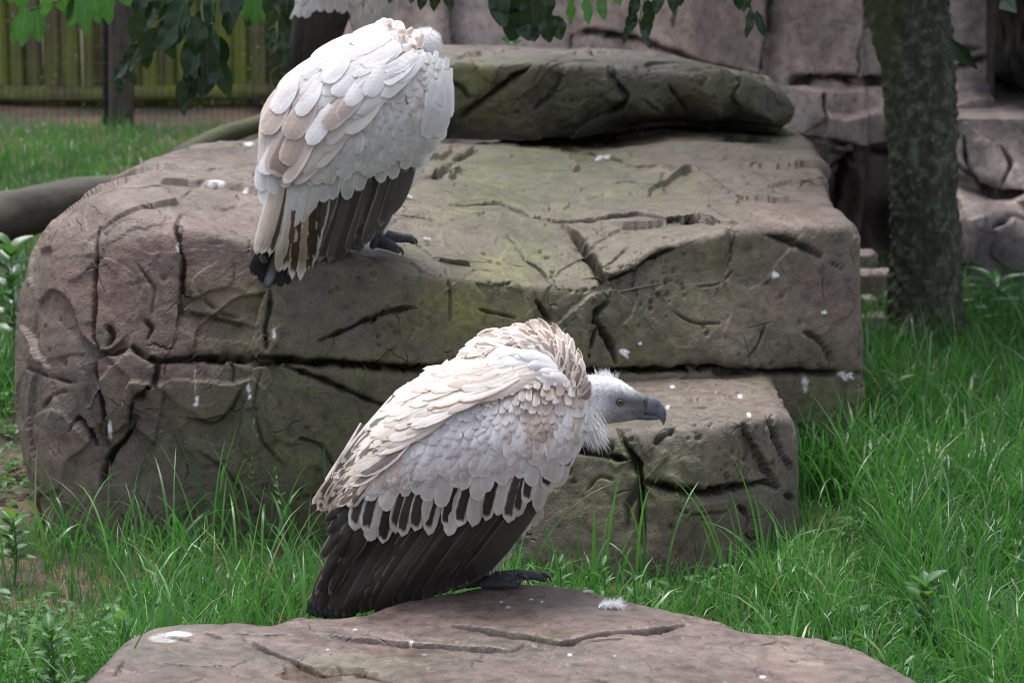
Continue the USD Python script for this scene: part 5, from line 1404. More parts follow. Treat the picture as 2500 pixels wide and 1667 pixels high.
# ================================================================= the front vulture
tb = P(1200, 1430, 5.74)
t = thing('vulture', 'vulture crouching on the front slab with its bald white head stretched out to the right', 'vulture', tb, None)
B = Bird(t, 5.74, [
    [(880, 1330, 0, 44), (935, 1220, 0, 96), (1040, 1120, 0, 150), (1160, 1066, 0, 176), (1262, 1045, 0, 168), (1330, 1055, 0, 112)],
    [(1060, 1010, 0, 92), (1190, 945, 0, 92), (1280, 890, 0, 82), (1345, 905, 0, 66), (1385, 950, 0, 58)],
    [(1250, 1140, -0.035, 118), (1120, 1290, -0.04, 92), (960, 1400, -0.03, 60), (850, 1470, -0.01, 30)],
    [(1215, 1240, 0.0, 74), (1215, 1310, 0, 52), (1200, 1370, 0, 34)]], (640, 1560, 700, 1580))
B.far = []
rg = np.random.default_rng(900)


def body_colour(pix, v):
    up = smooth(1330, 1180, pix[:, 1] + 0.25 * (pix[:, 0] - 1100))
    c = lerp((0.06, 0.05, 0.045), (0.62, 0.60, 0.58), np.clip(up + smooth(1150, 1230, pix[:, 0]), 0, 1))
    return c * (1 + 0.3 * fbm(v, 30, 3, 3))[:, None]


B.body(body_colour)
# tail, then flight feathers
n = 7
B.lay('tail_feather', polyline([(905, 1370), (860, 1350)], n), polyline([(752, 1497), (775, 1503), (812, 1508), (850, 1510)], n), 44, (0.012, 0.011, 0.012), (0.02, 0.018, 0.018), .8, 'blunt', (-0.055 + 0.004 * np.arange(n), 0.004), seed=1, rag=4)
n = 21
B.lay('flight_feather', jit(rg, polyline([(868, 1250), (940, 1270), (1060, 1250), (1180, 1210), (1290, 1165), (1368, 1120)], n), 3), jit(rg, polyline([(768, 1478), (830, 1505), (900, 1500), (965, 1478), (1030, 1462), (1085, 1448), (1140, 1420)], n), 4),
      np.linspace(40, 52, n) * rg.uniform(.82, 1.15, n), lerp((0.024, 0.019, 0.0165), (0.068, 0.053, 0.045), rg.uniform(0, 1, n)), lerp((0.06, 0.05, 0.042), (0.13, 0.108, 0.09), rg.uniform(0, 1, n)), rg.uniform(.70, .86, n), 'quill', (0.006 + 0.0003 * np.arange(n) + rg.uniform(0, .003, n), 0.004), curl=rg.normal(-7, 3, n), seed=2, mirror=True, camber=0.10, tilt=0.20, roll=.08)
n = 8
B.lay('tertial_feather', jit(rg, polyline([(930, 1130), (905, 1180), (900, 1240)], n), 4), jit(rg, polyline([(800, 1270), (790, 1350), (772, 1430), (790, 1470), (820, 1430), (845, 1370)], n), 6), 34, lerp((0.018, 0.015, 0.013), (0.05, 0.042, 0.037), rg.uniform(0, 1, n)), (0.20, 0.17, 0.15), .78, 'quill', (0.016, 0.006), curl=-6, seed=3, rag=5, mirror=True, camber=0.16)
# greater coverts: dark with white rims
n = 25
tips = jit(rg, polyline([(872, 1300), (905, 1322), (940, 1312), (990, 1302), (1045, 1296), (1095, 1288), (1145, 1272), (1195, 1264), (1245, 1252), (1292, 1240), (1335, 1222), (1362, 1195), (1382, 1150)], n), (5, 11))
roots = tips + np.stack([np.linspace(52, 46, n), np.full(n, -165.0)], 1)
B.lay('greater_covert', roots, tips, rg.uniform(34, 44, n), np.where(rg.uniform(0, 1, (n, 1)) < .3, lerp((0.50, 0.48, 0.47), (0.62, 0.60, 0.59), rg.uniform(0, 1, n)), lerp((0.026, 0.021, 0.019), (0.075, 0.062, 0.056), rg.uniform(0, 1, n) ** 2)), lerp((0.60, 0.57, 0.55), (0.74, 0.72, 0.72), rg.uniform(0, 1, n)), rg.uniform(.36, .62, n), 'long', (0.018 + rg.uniform(0, .005, n), 0.007), curl=5, seed=4, rag=3, mirror=True, tilt=.12, roll=.08, ushift=-.16)
# median coverts
for row, (dy, W, L, lf) in enumerate(((-26, 44, 106, 0.026), (-66, 40, 92, 0.029))):
    n = (23, 25)[row]
    tips = jit(rg, polyline([(852, 1222), (885, 1246), (940, 1256), (1000, 1244), (1060, 1236), (1120, 1226), (1170, 1208), (1220, 1200), (1262, 1182), (1300, 1196), (1345, 1182), (1378, 1140), (1405, 1080)], n) + [0, dy], (6, 15))
    br = np.clip(patches(tips, [(950, 1170, 50, 60, .7), (1120, 1200, 60, 30, .25), (1320, 1130, 60, 40, .3)]) + rg.normal(0, .1, n), 0, 1)
    B.lay('median_covert', tips + np.stack([np.linspace(40, 22, n), np.full(n, -float(L))], 1), tips, W * rg.uniform(.9, 1.1, n), lerp((0.64, 0.62, 0.63), TAN, br), lerp(WHITE, CREAM, br), .6, 'round', (lf, 0.006), curl=4, seed=5 + row, rag=2, mirror=True, roll=0.10)


def front_dir(x, y):
    u = np.clip((x - 860) / 540, 0, 1)
    return np.array([-0.75 + 0.68 * u, 0.72 + 0.28 * u])


poly = [(838, 1225), (862, 1150), (900, 1088), (960, 1040), (1040, 995), (1120, 962), (1200, 944), (1290, 922), (1350, 918), (1405, 935), (1434, 975), (1440, 1040), (1424, 1085), (1398, 1110), (1300, 1128), (1200, 1142), (1100, 1160), (1000, 1172), (915, 1188)]
p, d = fill(poly, 23, 19, front_dir, 31)
o = np.argsort(-p[:, 1]); p, d = p[o], d[o]
d = d + rg.normal(0, .13, d.shape); d /= np.linalg.norm(d, axis=1, keepdims=True)
n = len(p)
ridge = np.exp(-np.maximum(poly_dist(p, np.array(poly)), 0) / 26.0) * (p[:, 0] > 1120) * (p[:, 1] < 1010)
sz = np.clip(0.72 + 0.5 * smooth(940, 1150, p[:, 1]) - 0.45 * ridge, 0.40, 1.3)
br = np.clip(patches(p, [(1300, 1010, 60, 50, .7), (1390, 955, 60, 50, .8), (1340, 1060, 50, 40, .75), (1270, 1085, 35, 35, .55), (1400, 1030, 30, 40, .6), (950, 1150, 34, 50, .75), (1180, 965, 120, 18, .75), (1270, 945, 90, 22, .7), (1010, 1170, 40, 40, .3)]) * (0.55 + 1.4 * (fbm(np.column_stack([p / 38, np.zeros(n)]), 1, 2, 7) + .25)) + ridge * .30 + rg.normal(0, .07, n), 0, .95)
v0 = rg.normal(0, 0.05, (n, 1))
B.lay('covert_feather', p - d * (24 * sz)[:, None], p + d * (24 * sz)[:, None], 29 * sz * rg.uniform(.78, 1.22, n), np.clip(lerp((0.575, 0.56, 0.575), (0.45, 0.355, 0.295), br) + v0, 0.05, .8), np.clip(lerp((0.70, 0.685, 0.695), (0.60, 0.505, 0.44), br) + v0, .05, .8), .55, 'round', (0.028 + 0.010 * smooth(1150, 1320, p[:, 0]) * smooth(1010, 950, p[:, 1]), 0.0060), seed=9, mirror=True, roll=0.15, camber=0.16, rag=1.6, curl=rg.normal(0, 1.5, n))
ok = rg.uniform(0, 1, n) < .8
hp_ = (p + d * (24 * sz)[:, None])[ok]; hd = d[ok]
hp_, hd = np.repeat(hp_, 5, 0) + rg.normal(0, 4, (5 * ok.sum(), 2)), np.repeat(hd, 5, 0)
B.hairs('covert_barbs', P(hp_[:, 0], hp_[:, 1], B.depth(hp_[:, 0], hp_[:, 1]) - .038), np.column_stack([hd[:, 0], rg.normal(-.15, .15, len(hd)), -hd[:, 1]]) + rg.normal(0, .18, (len(hd), 3)), rg.uniform(.003, .008, len(hd)), .0007, (0.66, 0.65, 0.66), 71, bend=.1)
# scapulars along the back
U = [(1340, 905), (1290, 893), (1200, 882), (1120, 872), (1060, 886), (1000, 925), (930, 990), (870, 1068), (826, 1135), (778, 1198), (750, 1250)]
W_ = [(1370, 912), (1310, 914), (1235, 932), (1165, 962), (1110, 995), (1050, 1025), (985, 1062), (925, 1098), (880, 1150), (838, 1212), (800, 1262)]
rows = []
for k, s in enumerate(np.linspace(0.80, -0.05, 14)):
    for c in np.linspace(0.03, 1.0, 10):
        c2 = np.clip(c + rg.normal(0, .06), 0, 1)
        s0, s1 = s + rg.normal(0, .012), s + 0.24 + rg.normal(0, .03)
        if s1 > 0.99: s1 = rg.uniform(.94, .985)
        a, b = polyline(U, [max(s0, 0), s1]), polyline(W_, [max(s0, 0), s1])
        q = a * (1 - c2) + b * c2
        rows.append((*q[0], *q[1], s, c))
rows = np.array(rows)
n = len(rows)
s, c = rows[:, 4], rows[:, 5]
brown = np.clip(smooth(.35, .8, s) * .8 + rg.normal(.08, .16, n) + .25 * (c > .9) * (s < .5), 0, 1)
darkm = (rg.uniform(0, 1, n) < 0.75 * smooth(.35, .6, s)) * 1.0
cA = lerp((0.74, 0.70, 0.67), (0.40, 0.29, 0.22), brown) * (1 - darkm[:, None] * .85) + darkm[:, None] * .85 * np.array([0.055, 0.042, 0.036])
cB = np.where(darkm[:, None] > 0, lerp((0.70, 0.64, 0.60), (0.60, 0.49, 0.41), brown), lerp((0.62, 0.52, 0.45), (0.56, 0.45, 0.37), rg.uniform(0, 1, n)))
B.lay('scapular_feather', rows[:, :2], rows[:, 2:4], rg.uniform(20, 33, n), cA, cB, np.where(darkm > 0, .55, rg.uniform(.5, .85, n)), 'quill', (0.034 + 0.008 * (1 - s) * smooth(-.05, .2, s) + rg.uniform(0, .003, n), 0.005), curl=rg.normal(-7, 6, n), seed=11, rag=5, mirror=True, roll=0.12, camber=0.06)
# ends of the innermost feathers sticking out behind
tp = np.array([(798, 1186), (806, 1200), (818, 1214), (835, 1226), (852, 1232), (868, 1205)])
B.lay('scapular_feather', tp + [[90, -150], [95, -150], [95, -140], [90, -130], [80, -130], [70, -120]], tp, 34, [(0.10, 0.075, 0.065), (0.42, 0.32, 0.25), (0.07, 0.055, 0.05), (0.62, 0.58, 0.56), (0.10, 0.08, 0.07), (0.5, 0.45, 0.42)], (0.66, 0.60, 0.55), [.5, .4, .6, .7, .5, .5], 'blunt', (0.034, 0.006), curl=-6, seed=12, rag=6, camber=0.2)
# ruff over the humped neck
O = [(1440, 985), (1437, 955), (1430, 918), (1415, 880), (1395, 842), (1372, 812), (1340, 793), (1300, 788), (1260, 791), (1222, 803), (1185, 820), (1150, 842), (1112, 872)]
cen = np.array([1290, 930.0])
rr = []
for row, (sc, cnt, back, inn) in enumerate(((0.48, 16, .17, .72), (0.62, 20, .16, .76), (0.76, 24, .15, .78), (0.90, 28, .13, .80), (1.03, 34, .09, .80))):
    for s in np.linspace(0.10, 1.0, cnt):
        s = s + rg.normal(0, .008)
        a, b = polyline(O, [max(s - back, 0), min(s, 1)])
        k = sc * rg.uniform(.97, 1.03)
        tip = cen + (b - cen) * k * (1 + 0.035 * rg.normal())
        root = cen + (a - cen) * sc * inn
        rr.append((*root, *tip, s, sc))
rr = np.array(rr)
n = len(rr)
inner = smooth(.75, .5, rr[:, 5]) * smooth(.75, .45, rr[:, 4])
br = np.clip(0.72 + .25 * rg.normal(0, 1, n) - 1.2 * inner - .25 * (rr[:, 4] > .7), 0, 1)
B.lay('ruff_feather', rr[:, :2], rr[:, 2:4], rg.uniform(19, 28, n), lerp((0.66, 0.60, 0.57), (0.17, 0.115, 0.085), br), lerp((0.74, 0.70, 0.68), (0.58, 0.46, 0.385), br), rg.uniform(.3, .6, n), 'lance', (0.010 + 0.022 * rr[:, 5], 0.012), curl=rg.normal(5, 3, n), seed=13, mirror=True, roll=0.3, camber=0.25)
# white plumes in the hollow of the neck
n = 34
u_ = rg.uniform(0, 1, n)
rt = polyline([(1392, 948), (1372, 905), (1330, 872), (1270, 872), (1225, 890)], np.sort(u_)) + rg.normal(0, 9, (n, 2)) + [0, 10]
B.lay('neck_plume', rt, rt + np.stack([-62 + rg.normal(0, 8, n), np.linspace(-30, 16, n) + rg.normal(0, 6, n)], 1), rg.uniform(20, 32, n), (0.74, 0.725, 0.735), (0.78, 0.775, 0.78), .7, 'long', (0.034 + rg.uniform(0, .003, n), 0.006), curl=rg.normal(6, 3, n), seed=19, rag=5, nu=7, roll=.15, camber=.12)
# belly and thigh fluff
a = rg.uniform(0, 1, (1300, 2))
px = 1150 + 130 * a[:, 0]; py = 1235 + 140 * a[:, 1] ** .8
ok = (px < 1285 - 0.5 * (py - 1230)) & (px > 1170 - .2 * (py - 1235))
px, py = px[ok], py[ok]
B.hairs('thigh_down', P(px, py, np.full(len(px), B.d0 - 0.045)), np.stack([rg.normal(-.1, .3, len(px)), np.full(len(px), -.5), np.full(len(px), -1.0)], 1), rg.uniform(.015, .03, len(px)), 0.0018, (0.70, 0.67, 0.64), 22)
n = 14
B.lay('thigh_feather', jit(rg, polyline([(1300, 1180), (1262, 1215), (1235, 1250), (1225, 1290)], n), 6), jit(rg, polyline([(1310, 1268), (1280, 1290), (1255, 1330), (1230, 1368)], n), 6), 30, (0.66, 0.63, 0.60), (0.72, 0.70, 0.68), .6, 'round', (-0.055, 0.004), seed=15, rag=5)
foot(B, [[(1180, 1330, 0.0, 26), (1178, 1385, 0.0, 25), (1190, 1416, 0.0, 21)], [(1190, 1416, 0, 20), (1235, 1410, -.01, 17), (1262, 1416, -.02, 13)], [(1192, 1412, .02, 18), (1262, 1402, .04, 14), (1305, 1404, .05, 12), (1328, 1412, .05, 9)], [(1185, 1420, -.02, 17), (1235, 1421, -.06, 14), (1255, 1425, -.075, 10)], [(1180, 1415, 0, 16), (1140, 1425, .0, 12)],
         [(1150, 1340, 0.09, 24), (1140, 1390, 0.09, 23), (1150, 1412, .09, 18), (1200, 1412, .1, 13)]],
     [[(1254, 1412, -.02), (1275, 1402, -.025), (1288, 1412, -.025), (1290, 1424, -.025)], [(1318, 1408, .05), (1330, 1400, .05), (1342, 1408, .05), (1346, 1420, .05)], [(1250, 1422, -.075), (1262, 1418, -.08), (1268, 1430, -.08)]])

# head: cross-sections from the neck to the bill
sec = np.array([  # px, centre py, half height px, half width px
    (1392, 985, 74, 62), (1425, 988, 72, 60), (1448, 982, 66, 54), (1470, 977, 61, 50), (1492, 976, 57, 48), (1512, 979, 52, 46), (1532, 984, 44, 41), (1549, 988, 37, 34), (1563, 991, 31, 27), (1574, 993, 27, 21)], float)
N, SD = 40, 28
s = polyline(sec, N)
th = np.linspace(0, 2 * np.pi, SD, endpoint=False)
pxs = np.repeat(s[:, :1], SD, 1)
brow = np.exp(-((s[:, 0] - 1528) / 22) ** 2)[:, None] * np.exp(-((th[None] - 1.05) / .35) ** 2) + np.exp(-((s[:, 0] - 1528) / 22) ** 2)[:, None] * np.exp(-((th[None] - 2.09) / .35) ** 2)
sock = np.exp(-((s[:, 0] - 1514) / 13) ** 2)[:, None] * (np.exp(-((th[None] - .02) / .28) ** 2) + np.exp(-((th[None] - 6.26) / .28) ** 2) + np.exp(-((th[None] - np.pi) / .28) ** 2))
ex = 0.92
cx, sn = np.sign(np.cos(th)) * np.abs(np.cos(th)) ** ex, np.sign(np.sin(th)) * np.abs(np.sin(th)) ** ex
rad = 1 + 0.05 * brow - 0.13 * sock
pys = s[:, 1:2] - s[:, 2:3] * sn[None] * rad
dep = B.d0 - s[:, 3:4] / FPX * B.d0 * cx[None] * rad
hv = P(pxs, pys, dep)
hv = np.vstack([hv.reshape(-1, 3), hv[0].mean(0)[None], hv[-1].mean(0)[None]])
i, j = np.meshgrid(np.arange(N - 1), np.arange(SD), indexing='ij')
q = np.stack([i * SD + j, i * SD + (j + 1) % SD, (i + 1) * SD + (j + 1) % SD, (i + 1) * SD + j], -1).reshape(-1, 4)
kk = np.arange(SD)
hf = np.vstack([q[:, [0, 1, 2]], q[:, [0, 2, 3]], np.stack([kk, (kk + 1) % SD, np.full(SD, N * SD)], 1), np.stack([(N - 1) * SD + (kk + 1) % SD, (N - 1) * SD + kk, np.full(SD, N * SD + 1)], 1)])
hm = trimesh.Trimesh(hv, hf, process=False).subdivide()
hv, hf = np.array(hm.vertices), np.array(hm.faces)
hp = PIX(hv)
crown = smooth(985, 935, hp[:, 1] + 0.12 * (hp[:, 0] - 1480)) * smooth(1585, 1545, hp[:, 0])
neckm = smooth(1508, 1448, hp[:, 0])
face = np.clip(1 - np.maximum(crown, neckm), 0, 1)
hc = lerp((0.70, 0.69, 0.70), (0.21, 0.205, 0.22), face)
lore = np.exp(-(((hp[:, 0] - 1545) / 22) ** 2 + ((hp[:, 1] - 985) / 9) ** 2)) + .9 * np.exp(-(((hp[:, 0] - 1514) / 15) ** 2 + ((hp[:, 1] - 980) / 9) ** 2)) + .8 * smooth(1530, 1568, hp[:, 0]) + .6 * np.exp(-(((hp[:, 0] - 1548) / 26) ** 2 + ((hp[:, 1] - 1006) / 5) ** 2))
hc = hc * (1 - np.clip(lore, 0, .85)[:, None]) + np.clip(lore, 0, .85)[:, None] * np.array([0.075, 0.073, 0.08])
hc = hc * (1 + 0.5 * fbm(hv, 160, 3, 8))[:, None]
prim('head', hv, hf, DOWN, t, col=np.clip(hc, .02, .8))
# bill
ub = np.array([(1556, 985, 25, 19), (1568, 986, 25, 18), (1580, 988, 24, 16.5), (1592, 992, 22, 15), (1603, 998, 19, 13), (1612, 1006, 15, 10.5), (1618, 1014, 11, 8), (1621, 1022, 7.5, 5.5), (1622, 1029, 4.5, 3.5), (1621, 1035, 1.5, 1.3)])
axis_y = np.array([985, 986, 988, 992, 998, 1006, 1014, 1022, 1029, 1035.0])


def loft(sec, SD=20, d0=B.d0, flat=0.0, tilt=None):
    sec = np.asarray(sec, float)
    N = len(sec) * 3
    tt = np.linspace(0, len(sec) - 1, N)
    s = np.stack([np.interp(tt, np.arange(len(sec)), sec[:, k]) for k in range(4)], 1)
    tan = np.gradient(s[:, :2], axis=0); tan /= np.linalg.norm(tan, axis=1, keepdims=True)
    nor = np.stack([tan[:, 1], -tan[:, 0]], 1)          # "up" in the picture
    th = np.linspace(0, 2 * np.pi, SD, endpoint=False)
    sn = np.where(np.sin(th) < 0, np.sin(th) * (1 - flat), np.sin(th))
    pix = s[:, None, :2] + nor[:, None] * (s[:, 2:3] * sn[None])[..., None]
    v = P(pix[..., 0], pix[..., 1], d0 - s[:, 3:4] / FPX * d0 * np.cos(th)[None])
    i, j = np.meshgrid(np.arange(N - 1), np.arange(SD), indexing='ij')
    q = np.stack([i * SD + j, i * SD + (j + 1) % SD, (i + 1) * SD + (j + 1) % SD, (i + 1) * SD + j], -1).reshape(-1, 4)
    v2 = np.vstack([v.reshape(-1, 3), v[0].mean(0)[None], v[-1].mean(0)[None]])
    kk = np.arange(SD)
    f = np.vstack([q[:, [0, 1, 2]], q[:, [0, 2, 3]], np.stack([kk, (kk + 1) % SD, np.full(SD, N * SD)], 1), np.stack([(N - 1) * SD + (kk + 1) % SD, (N - 1) * SD + kk, np.full(SD, N * SD + 1)], 1)])
    return v2, f


prim('upper_bill', *loft([(1552, 988, 23, 21), (1564, 988, 24, 19), (1576, 989, 24, 17), (1588, 991, 22.5, 15.5), (1600, 996, 20, 13.5), (1609, 1003, 17, 11), (1615, 1011, 13, 8.5), (1618, 1019, 9.5, 6.5), (1619.5, 1026, 6, 4), (1620, 1033, 2.6, 2), (1620, 1038, .6, .6)]), HORN, t)
prim('lower_bill', *loft([(1530, 1010, 10, 20), (1548, 1013, 10, 18), (1566, 1016, 9, 15), (1582, 1018, 8, 12), (1596, 1019, 6.5, 9), (1606, 1020, 4.5, 6), (1612, 1020, 2, 3)]), HORN, t)
prim('cere', *loft([(1558, 983, 19, 21), (1566, 984, 20.5, 20.5), (1574, 985, 21.5, 19), (1580, 986, 21, 17.5)]), LID, t)
for sgn in (1, -1):
    q = P(np.array([1566, 1571, 1573]), np.array([987, 981, 975]), B.d0 - sgn * np.array([20, 19.5, 17]) / FPX * B.d0)
    prim('nostril', *tube(q, [.0015, .0024, .0015], 8), PUPIL, t)
    ec = P(1513, 980.5, B.d0 - sgn * 37.5 / FPX * B.d0)
    ico2 = trimesh.creation.icosphere(3, 1.0)
    R = 9.0 / FPX * B.d0
    e = prim('eye', ico2.vertices * R + ec, ico2.faces, IRIS, t)
    a = np.linspace(0, 2 * np.pi, 17)[:-1]
    lookd = np.array([0.18, -sgn * 1.0, -0.02]); lookd /= np.linalg.norm(lookd)
    fr = frame(lookd, np.array([0, 0, 1.0]))
    disc = np.vstack([[[0, 0.0, 0]], np.stack([np.cos(a) * .42, np.zeros(16), np.sin(a) * .42], 1)]) * R
    disc[:, 1] += R * np.where(np.arange(17) == 0, 1.03, 0.935)
    prim('pupil', disc @ fr.T + ec, np.stack([np.zeros(16, int), 1 + np.arange(16), 1 + (np.arange(16) + 1) % 16], 1), PUPIL, str(e.GetPath()))
    ang = np.linspace(math.radians(-15), math.radians(195), 14)
    lid = np.stack([1.02 * np.cos(ang) * R, np.full(14, R * .45), .92 * np.sin(ang) * R], 1)
    prim('eyelid', *tube(lid @ fr.T + ec, np.linspace(.0018, .0018, 14), 7), LID, str(e.GetPath()))
    ang = np.linspace(math.radians(195), math.radians(345), 10)
    lid = np.stack([1.02 * np.cos(ang) * R, np.full(10, R * .45), .88 * np.sin(ang) * R], 1)
    prim('eyelid', *tube(lid @ fr.T + ec, np.full(10, .0013), 7), LID, str(e.GetPath()))
# down on crown, nape and chin
hn = normals(hv, hf)
w = (0.10 + crown * 1.0 + neckm * .9 + .25 * (hp[:, 1] > 1000)) * (lore < .3) * (hp[:, 0] < 1562)
i = rg.choice(len(hv), 6200, p=w / w.sum())
tri = hv[i] + rg.normal(0, .0012, (len(i), 3))
flow = np.array([-0.75, 0, 0.12])
ln = np.where(crown[i] > .5, rg.uniform(.008, .016, len(i)), rg.uniform(.006, .012, len(i))) * smooth(1570, 1520, hp[i, 0] + 20)
ln = np.maximum(ln, .003)
B.hairs('head_down', tri, hn[i] * .75 + flow + rg.normal(0, .22, (len(i), 3)), ln, .0009, lerp((0.50, 0.49, 0.51), (0.80, 0.79, 0.80), np.clip(crown[i] + neckm[i] * .7, 0, 1)), 23, bend=.1)
k = 160
cx_ = np.column_stack([rg.normal(1482, 12, k), rg.normal(922, 4, k)])
B.hairs('crest_tuft', P(cx_[:, 0], cx_[:, 1], B.d0 + rg.normal(0, .008, k)), np.stack([rg.normal(-.25, .35, k), rg.normal(0, .3, k), np.full(k, 1.0)], 1), rg.uniform(.010, .024, k), .0008, (0.82, 0.81, 0.82), 24, bend=0)
k = 700
a = rg.uniform(0, 1, k)
cx_ = np.stack([1416 + 46 * a + rg.normal(0, 6, k), 1030 + 10 * a + rg.normal(0, 16, k)], 1)
B.hairs('chin_ruff', P(cx_[:, 0], cx_[:, 1], B.d0 - 0.05 + rg.normal(0, .018, k)), np.stack([0.30 + .4 * a + rg.normal(0, .22, k), rg.normal(-.2, .2, k), np.full(k, -1.0)], 1), rg.uniform(.020, .045, k), .0014, (0.76, 0.75, 0.74), 25, bend=.3)
n = 20
B.lay('chin_feather', jit(rg, np.column_stack([np.linspace(1420, 1452, n), np.linspace(1010, 1012, n)]), 4), jit(rg, np.column_stack([np.linspace(1408, 1462, n), np.linspace(1092, 1054, n)]), (4, 9)), 9, (0.74, 0.73, 0.72), (0.78, 0.77, 0.77), .6, 'lance', (0.012, 0.012), curl=-8, seed=16, roll=.4)
B.finish_far()

# ================================================================= the vulture on top of the boulder
t = thing('vulture', 'pale vulture perched on the boulder edge with its back turned and black tail hanging', 'vulture', P(930, 610, 7.36), None)
B = Bird(t, 7.38, [
    [(648, 628, -.17, 26), (690, 540, -.14, 60), (755, 440, -.08, 112), (835, 340, -.02, 164), (890, 262, 0, 178), (930, 205, 0, 142), (955, 140, .02, 86)],
    [(690, 440, -.10, 62), (712, 330, -.07, 84), (760, 250, -.05, 100), (850, 170, 0, 84), (940, 115, .02, 62)],
    [(955, 140, .02, 70), (1005, 105, .04, 42), (1036, 105, .08, 40)],
    [(1010, 215, .05, 82), (1000, 310, .02, 92), (940, 410, -.02, 92), (860, 530, -.07, 64), (775, 630, -.12, 30)],
    [(930, 440, .06, 60), (935, 520, .04, 36), (930, 560, .03, 24)]], (500, 1220, -40, 820))
B.far = []
rg = np.random.default_rng(901)


def body_colour2(pix, v):
    low = smooth(470, 560, pix[:, 1] - 0.35 * (pix[:, 0] - 800)) * (pix[:, 0] < 925)
    return lerp((0.66, 0.64, 0.63), (0.06, 0.05, 0.045), low) * (1 + .3 * fbm(v, 30, 3, 3))[:, None]


B.body(body_colour2)
n = 6
B.lay('tail_feather', polyline([(680, 560), (745, 585)], n), polyline([(618, 668), (640, 690), (668, 702), (705, 700), (735, 690)], n), 40, (0.010, 0.010, 0.012), (0.018, 0.017, 0.019), .85, 'blunt', (-0.01 + .003 * np.arange(n), 0.004), seed=1, rag=3)
B.lay('tail_feather', [(690, 590)], [(650, 702)], 24, (0.16, 0.17, 0.19), (0.07, 0.075, 0.085), .5, 'blunt', (0.004, 0.003), seed=2, rag=5)
n = 20
B.lay('flight_feather', jit(rg, polyline([(775, 430), (850, 425), (930, 400), (990, 365), (1030, 330)], n), 3), jit(rg, polyline([(700, 668), (735, 664), (775, 648), (820, 640), (862, 612), (905, 580), (936, 540), (950, 500)], n), 7), np.linspace(34, 40, n) * rg.uniform(.8, 1.2, n), lerp((0.040, 0.034, 0.032), (0.105, 0.094, 0.090), rg.uniform(0, 1, n)), lerp((0.17, 0.15, 0.14), (0.32, 0.295, 0.28), rg.uniform(0, 1, n)), rg.uniform(.62, .85, n), 'quill', (0.004 + .0003 * np.arange(n) + rg.uniform(0, .004, n), 0.004), curl=rg.normal(-6, 3, n), seed=3, camber=.10, tilt=.16, roll=.1)
n = 11
B.lay('tertial_feather', jit(rg, polyline([(672, 430), (720, 440), (790, 450)], n), 5), jit(rg, polyline([(622, 610), (640, 618), (655, 625), (672, 640), (690, 660), (705, 672), (722, 684), (740, 676), (760, 640), (772, 600)], n), 5), rg.uniform(30, 38, n),
      [(0.50, 0.42, 0.35), (0.44, 0.36, 0.30), (0.07, 0.05, 0.04), (0.60, 0.55, 0.50), (0.14, 0.085, 0.06), (0.09, 0.05, 0.032), (0.45, 0.36, 0.28), (0.075, 0.042, 0.028), (0.055, 0.036, 0.028), (0.06, 0.045, 0.038), (0.10, 0.075, 0.06)], lerp((0.60, 0.53, 0.46), (0.70, 0.66, 0.61), rg.uniform(0, 1, n)), [.6, .6, .5, .6, .5, .55, .6, .6, .6, .62, .62], 'quill', (0.012 + .0012 * np.arange(n)[::-1], 0.005), curl=-5, seed=4, rag=7, camber=.1, nu=9)
n = 17
tips = jit(rg, polyline([(642, 520), (668, 528), (700, 545), (728, 500), (765, 480), (800, 508), (845, 500), (885, 485), (925, 460), (958, 440), (990, 428), (1016, 400), (1034, 350)], n) - [0, 1.0] * np.linspace(0, 26, n)[:, None] - [0, 8], (5, 13))
B.lay('greater_covert', tips + np.stack([np.linspace(10, 36, n), np.full(n, -130.0)], 1), tips, rg.uniform(36, 44, n), lerp((0.52, 0.52, 0.53), (0.64, 0.64, 0.65), rg.uniform(0, 1, n)), (0.69, 0.69, 0.70), .6, 'round', (0.016, 0.006), curl=4, seed=5, rag=2)
n = 19
tips = jit(rg, polyline([(636, 470), (680, 482), (712, 470), (745, 440), (790, 430), (830, 440), (880, 428), (930, 410), (975, 392), (1015, 362), (1045, 320), (1075, 270)], n) - [0, 14], (6, 16))
B.lay('median_covert', tips + np.stack([np.linspace(12, 24, n), np.full(n, -85.0)], 1), tips, 40, lerp((0.60, 0.59, 0.595), (0.58, 0.50, 0.44), rg.uniform(0, 1, n) ** 3), (0.70, 0.695, 0.70), .6, 'round', (0.021, 0.006), curl=3, seed=6, roll=.12)
poly = [(760, 430), (800, 385), (850, 330), (900, 285), (950, 235), (985, 180), (1012, 145), (1040, 122), (1075, 128), (1096, 165), (1100, 230), (1090, 300), (1062, 350), (1010, 385), (950, 395), (880, 410), (820, 425)]
p, d = fill(poly, 21, 19, lambda x, y: np.array([-.35 + .3 * np.clip((x - 760) / 320, 0, 1), 1.0]), 41)
o = np.argsort(-p[:, 1]); p, d = p[o], d[o]
n = len(p)
sz = np.clip(.62 + .65 * smooth(150, 380, p[:, 1]), .55, 1.25)
br = np.clip(patches(p, [(1050, 260, 30, 60, .3), (1000, 250, 40, 30, .2), (1080, 230, 20, 40, .2)]) + rg.normal(.05, .08, n), 0, 1)
v0 = rg.normal(0, .03, (n, 1))
B.lay('covert_feather', p - d * (24 * sz)[:, None], p + d * (24 * sz)[:, None], 29 * sz * rg.uniform(.78, 1.2, n), np.clip(lerp((0.59, 0.58, 0.59), (0.48, 0.37, 0.30), br) + v0, .05, .8), np.clip(lerp((0.71, 0.70, 0.705), (0.6, 0.5, 0.42), br) + v0, .05, .8), .55, 'round', (0.026, 0.0062), seed=7, roll=.15, camber=.16, rag=1.5)
hp_, hd = np.repeat(p + d * (24 * sz)[:, None], 4, 0) + rg.normal(0, 4, (4 * n, 2)), np.repeat(d, 4, 0)
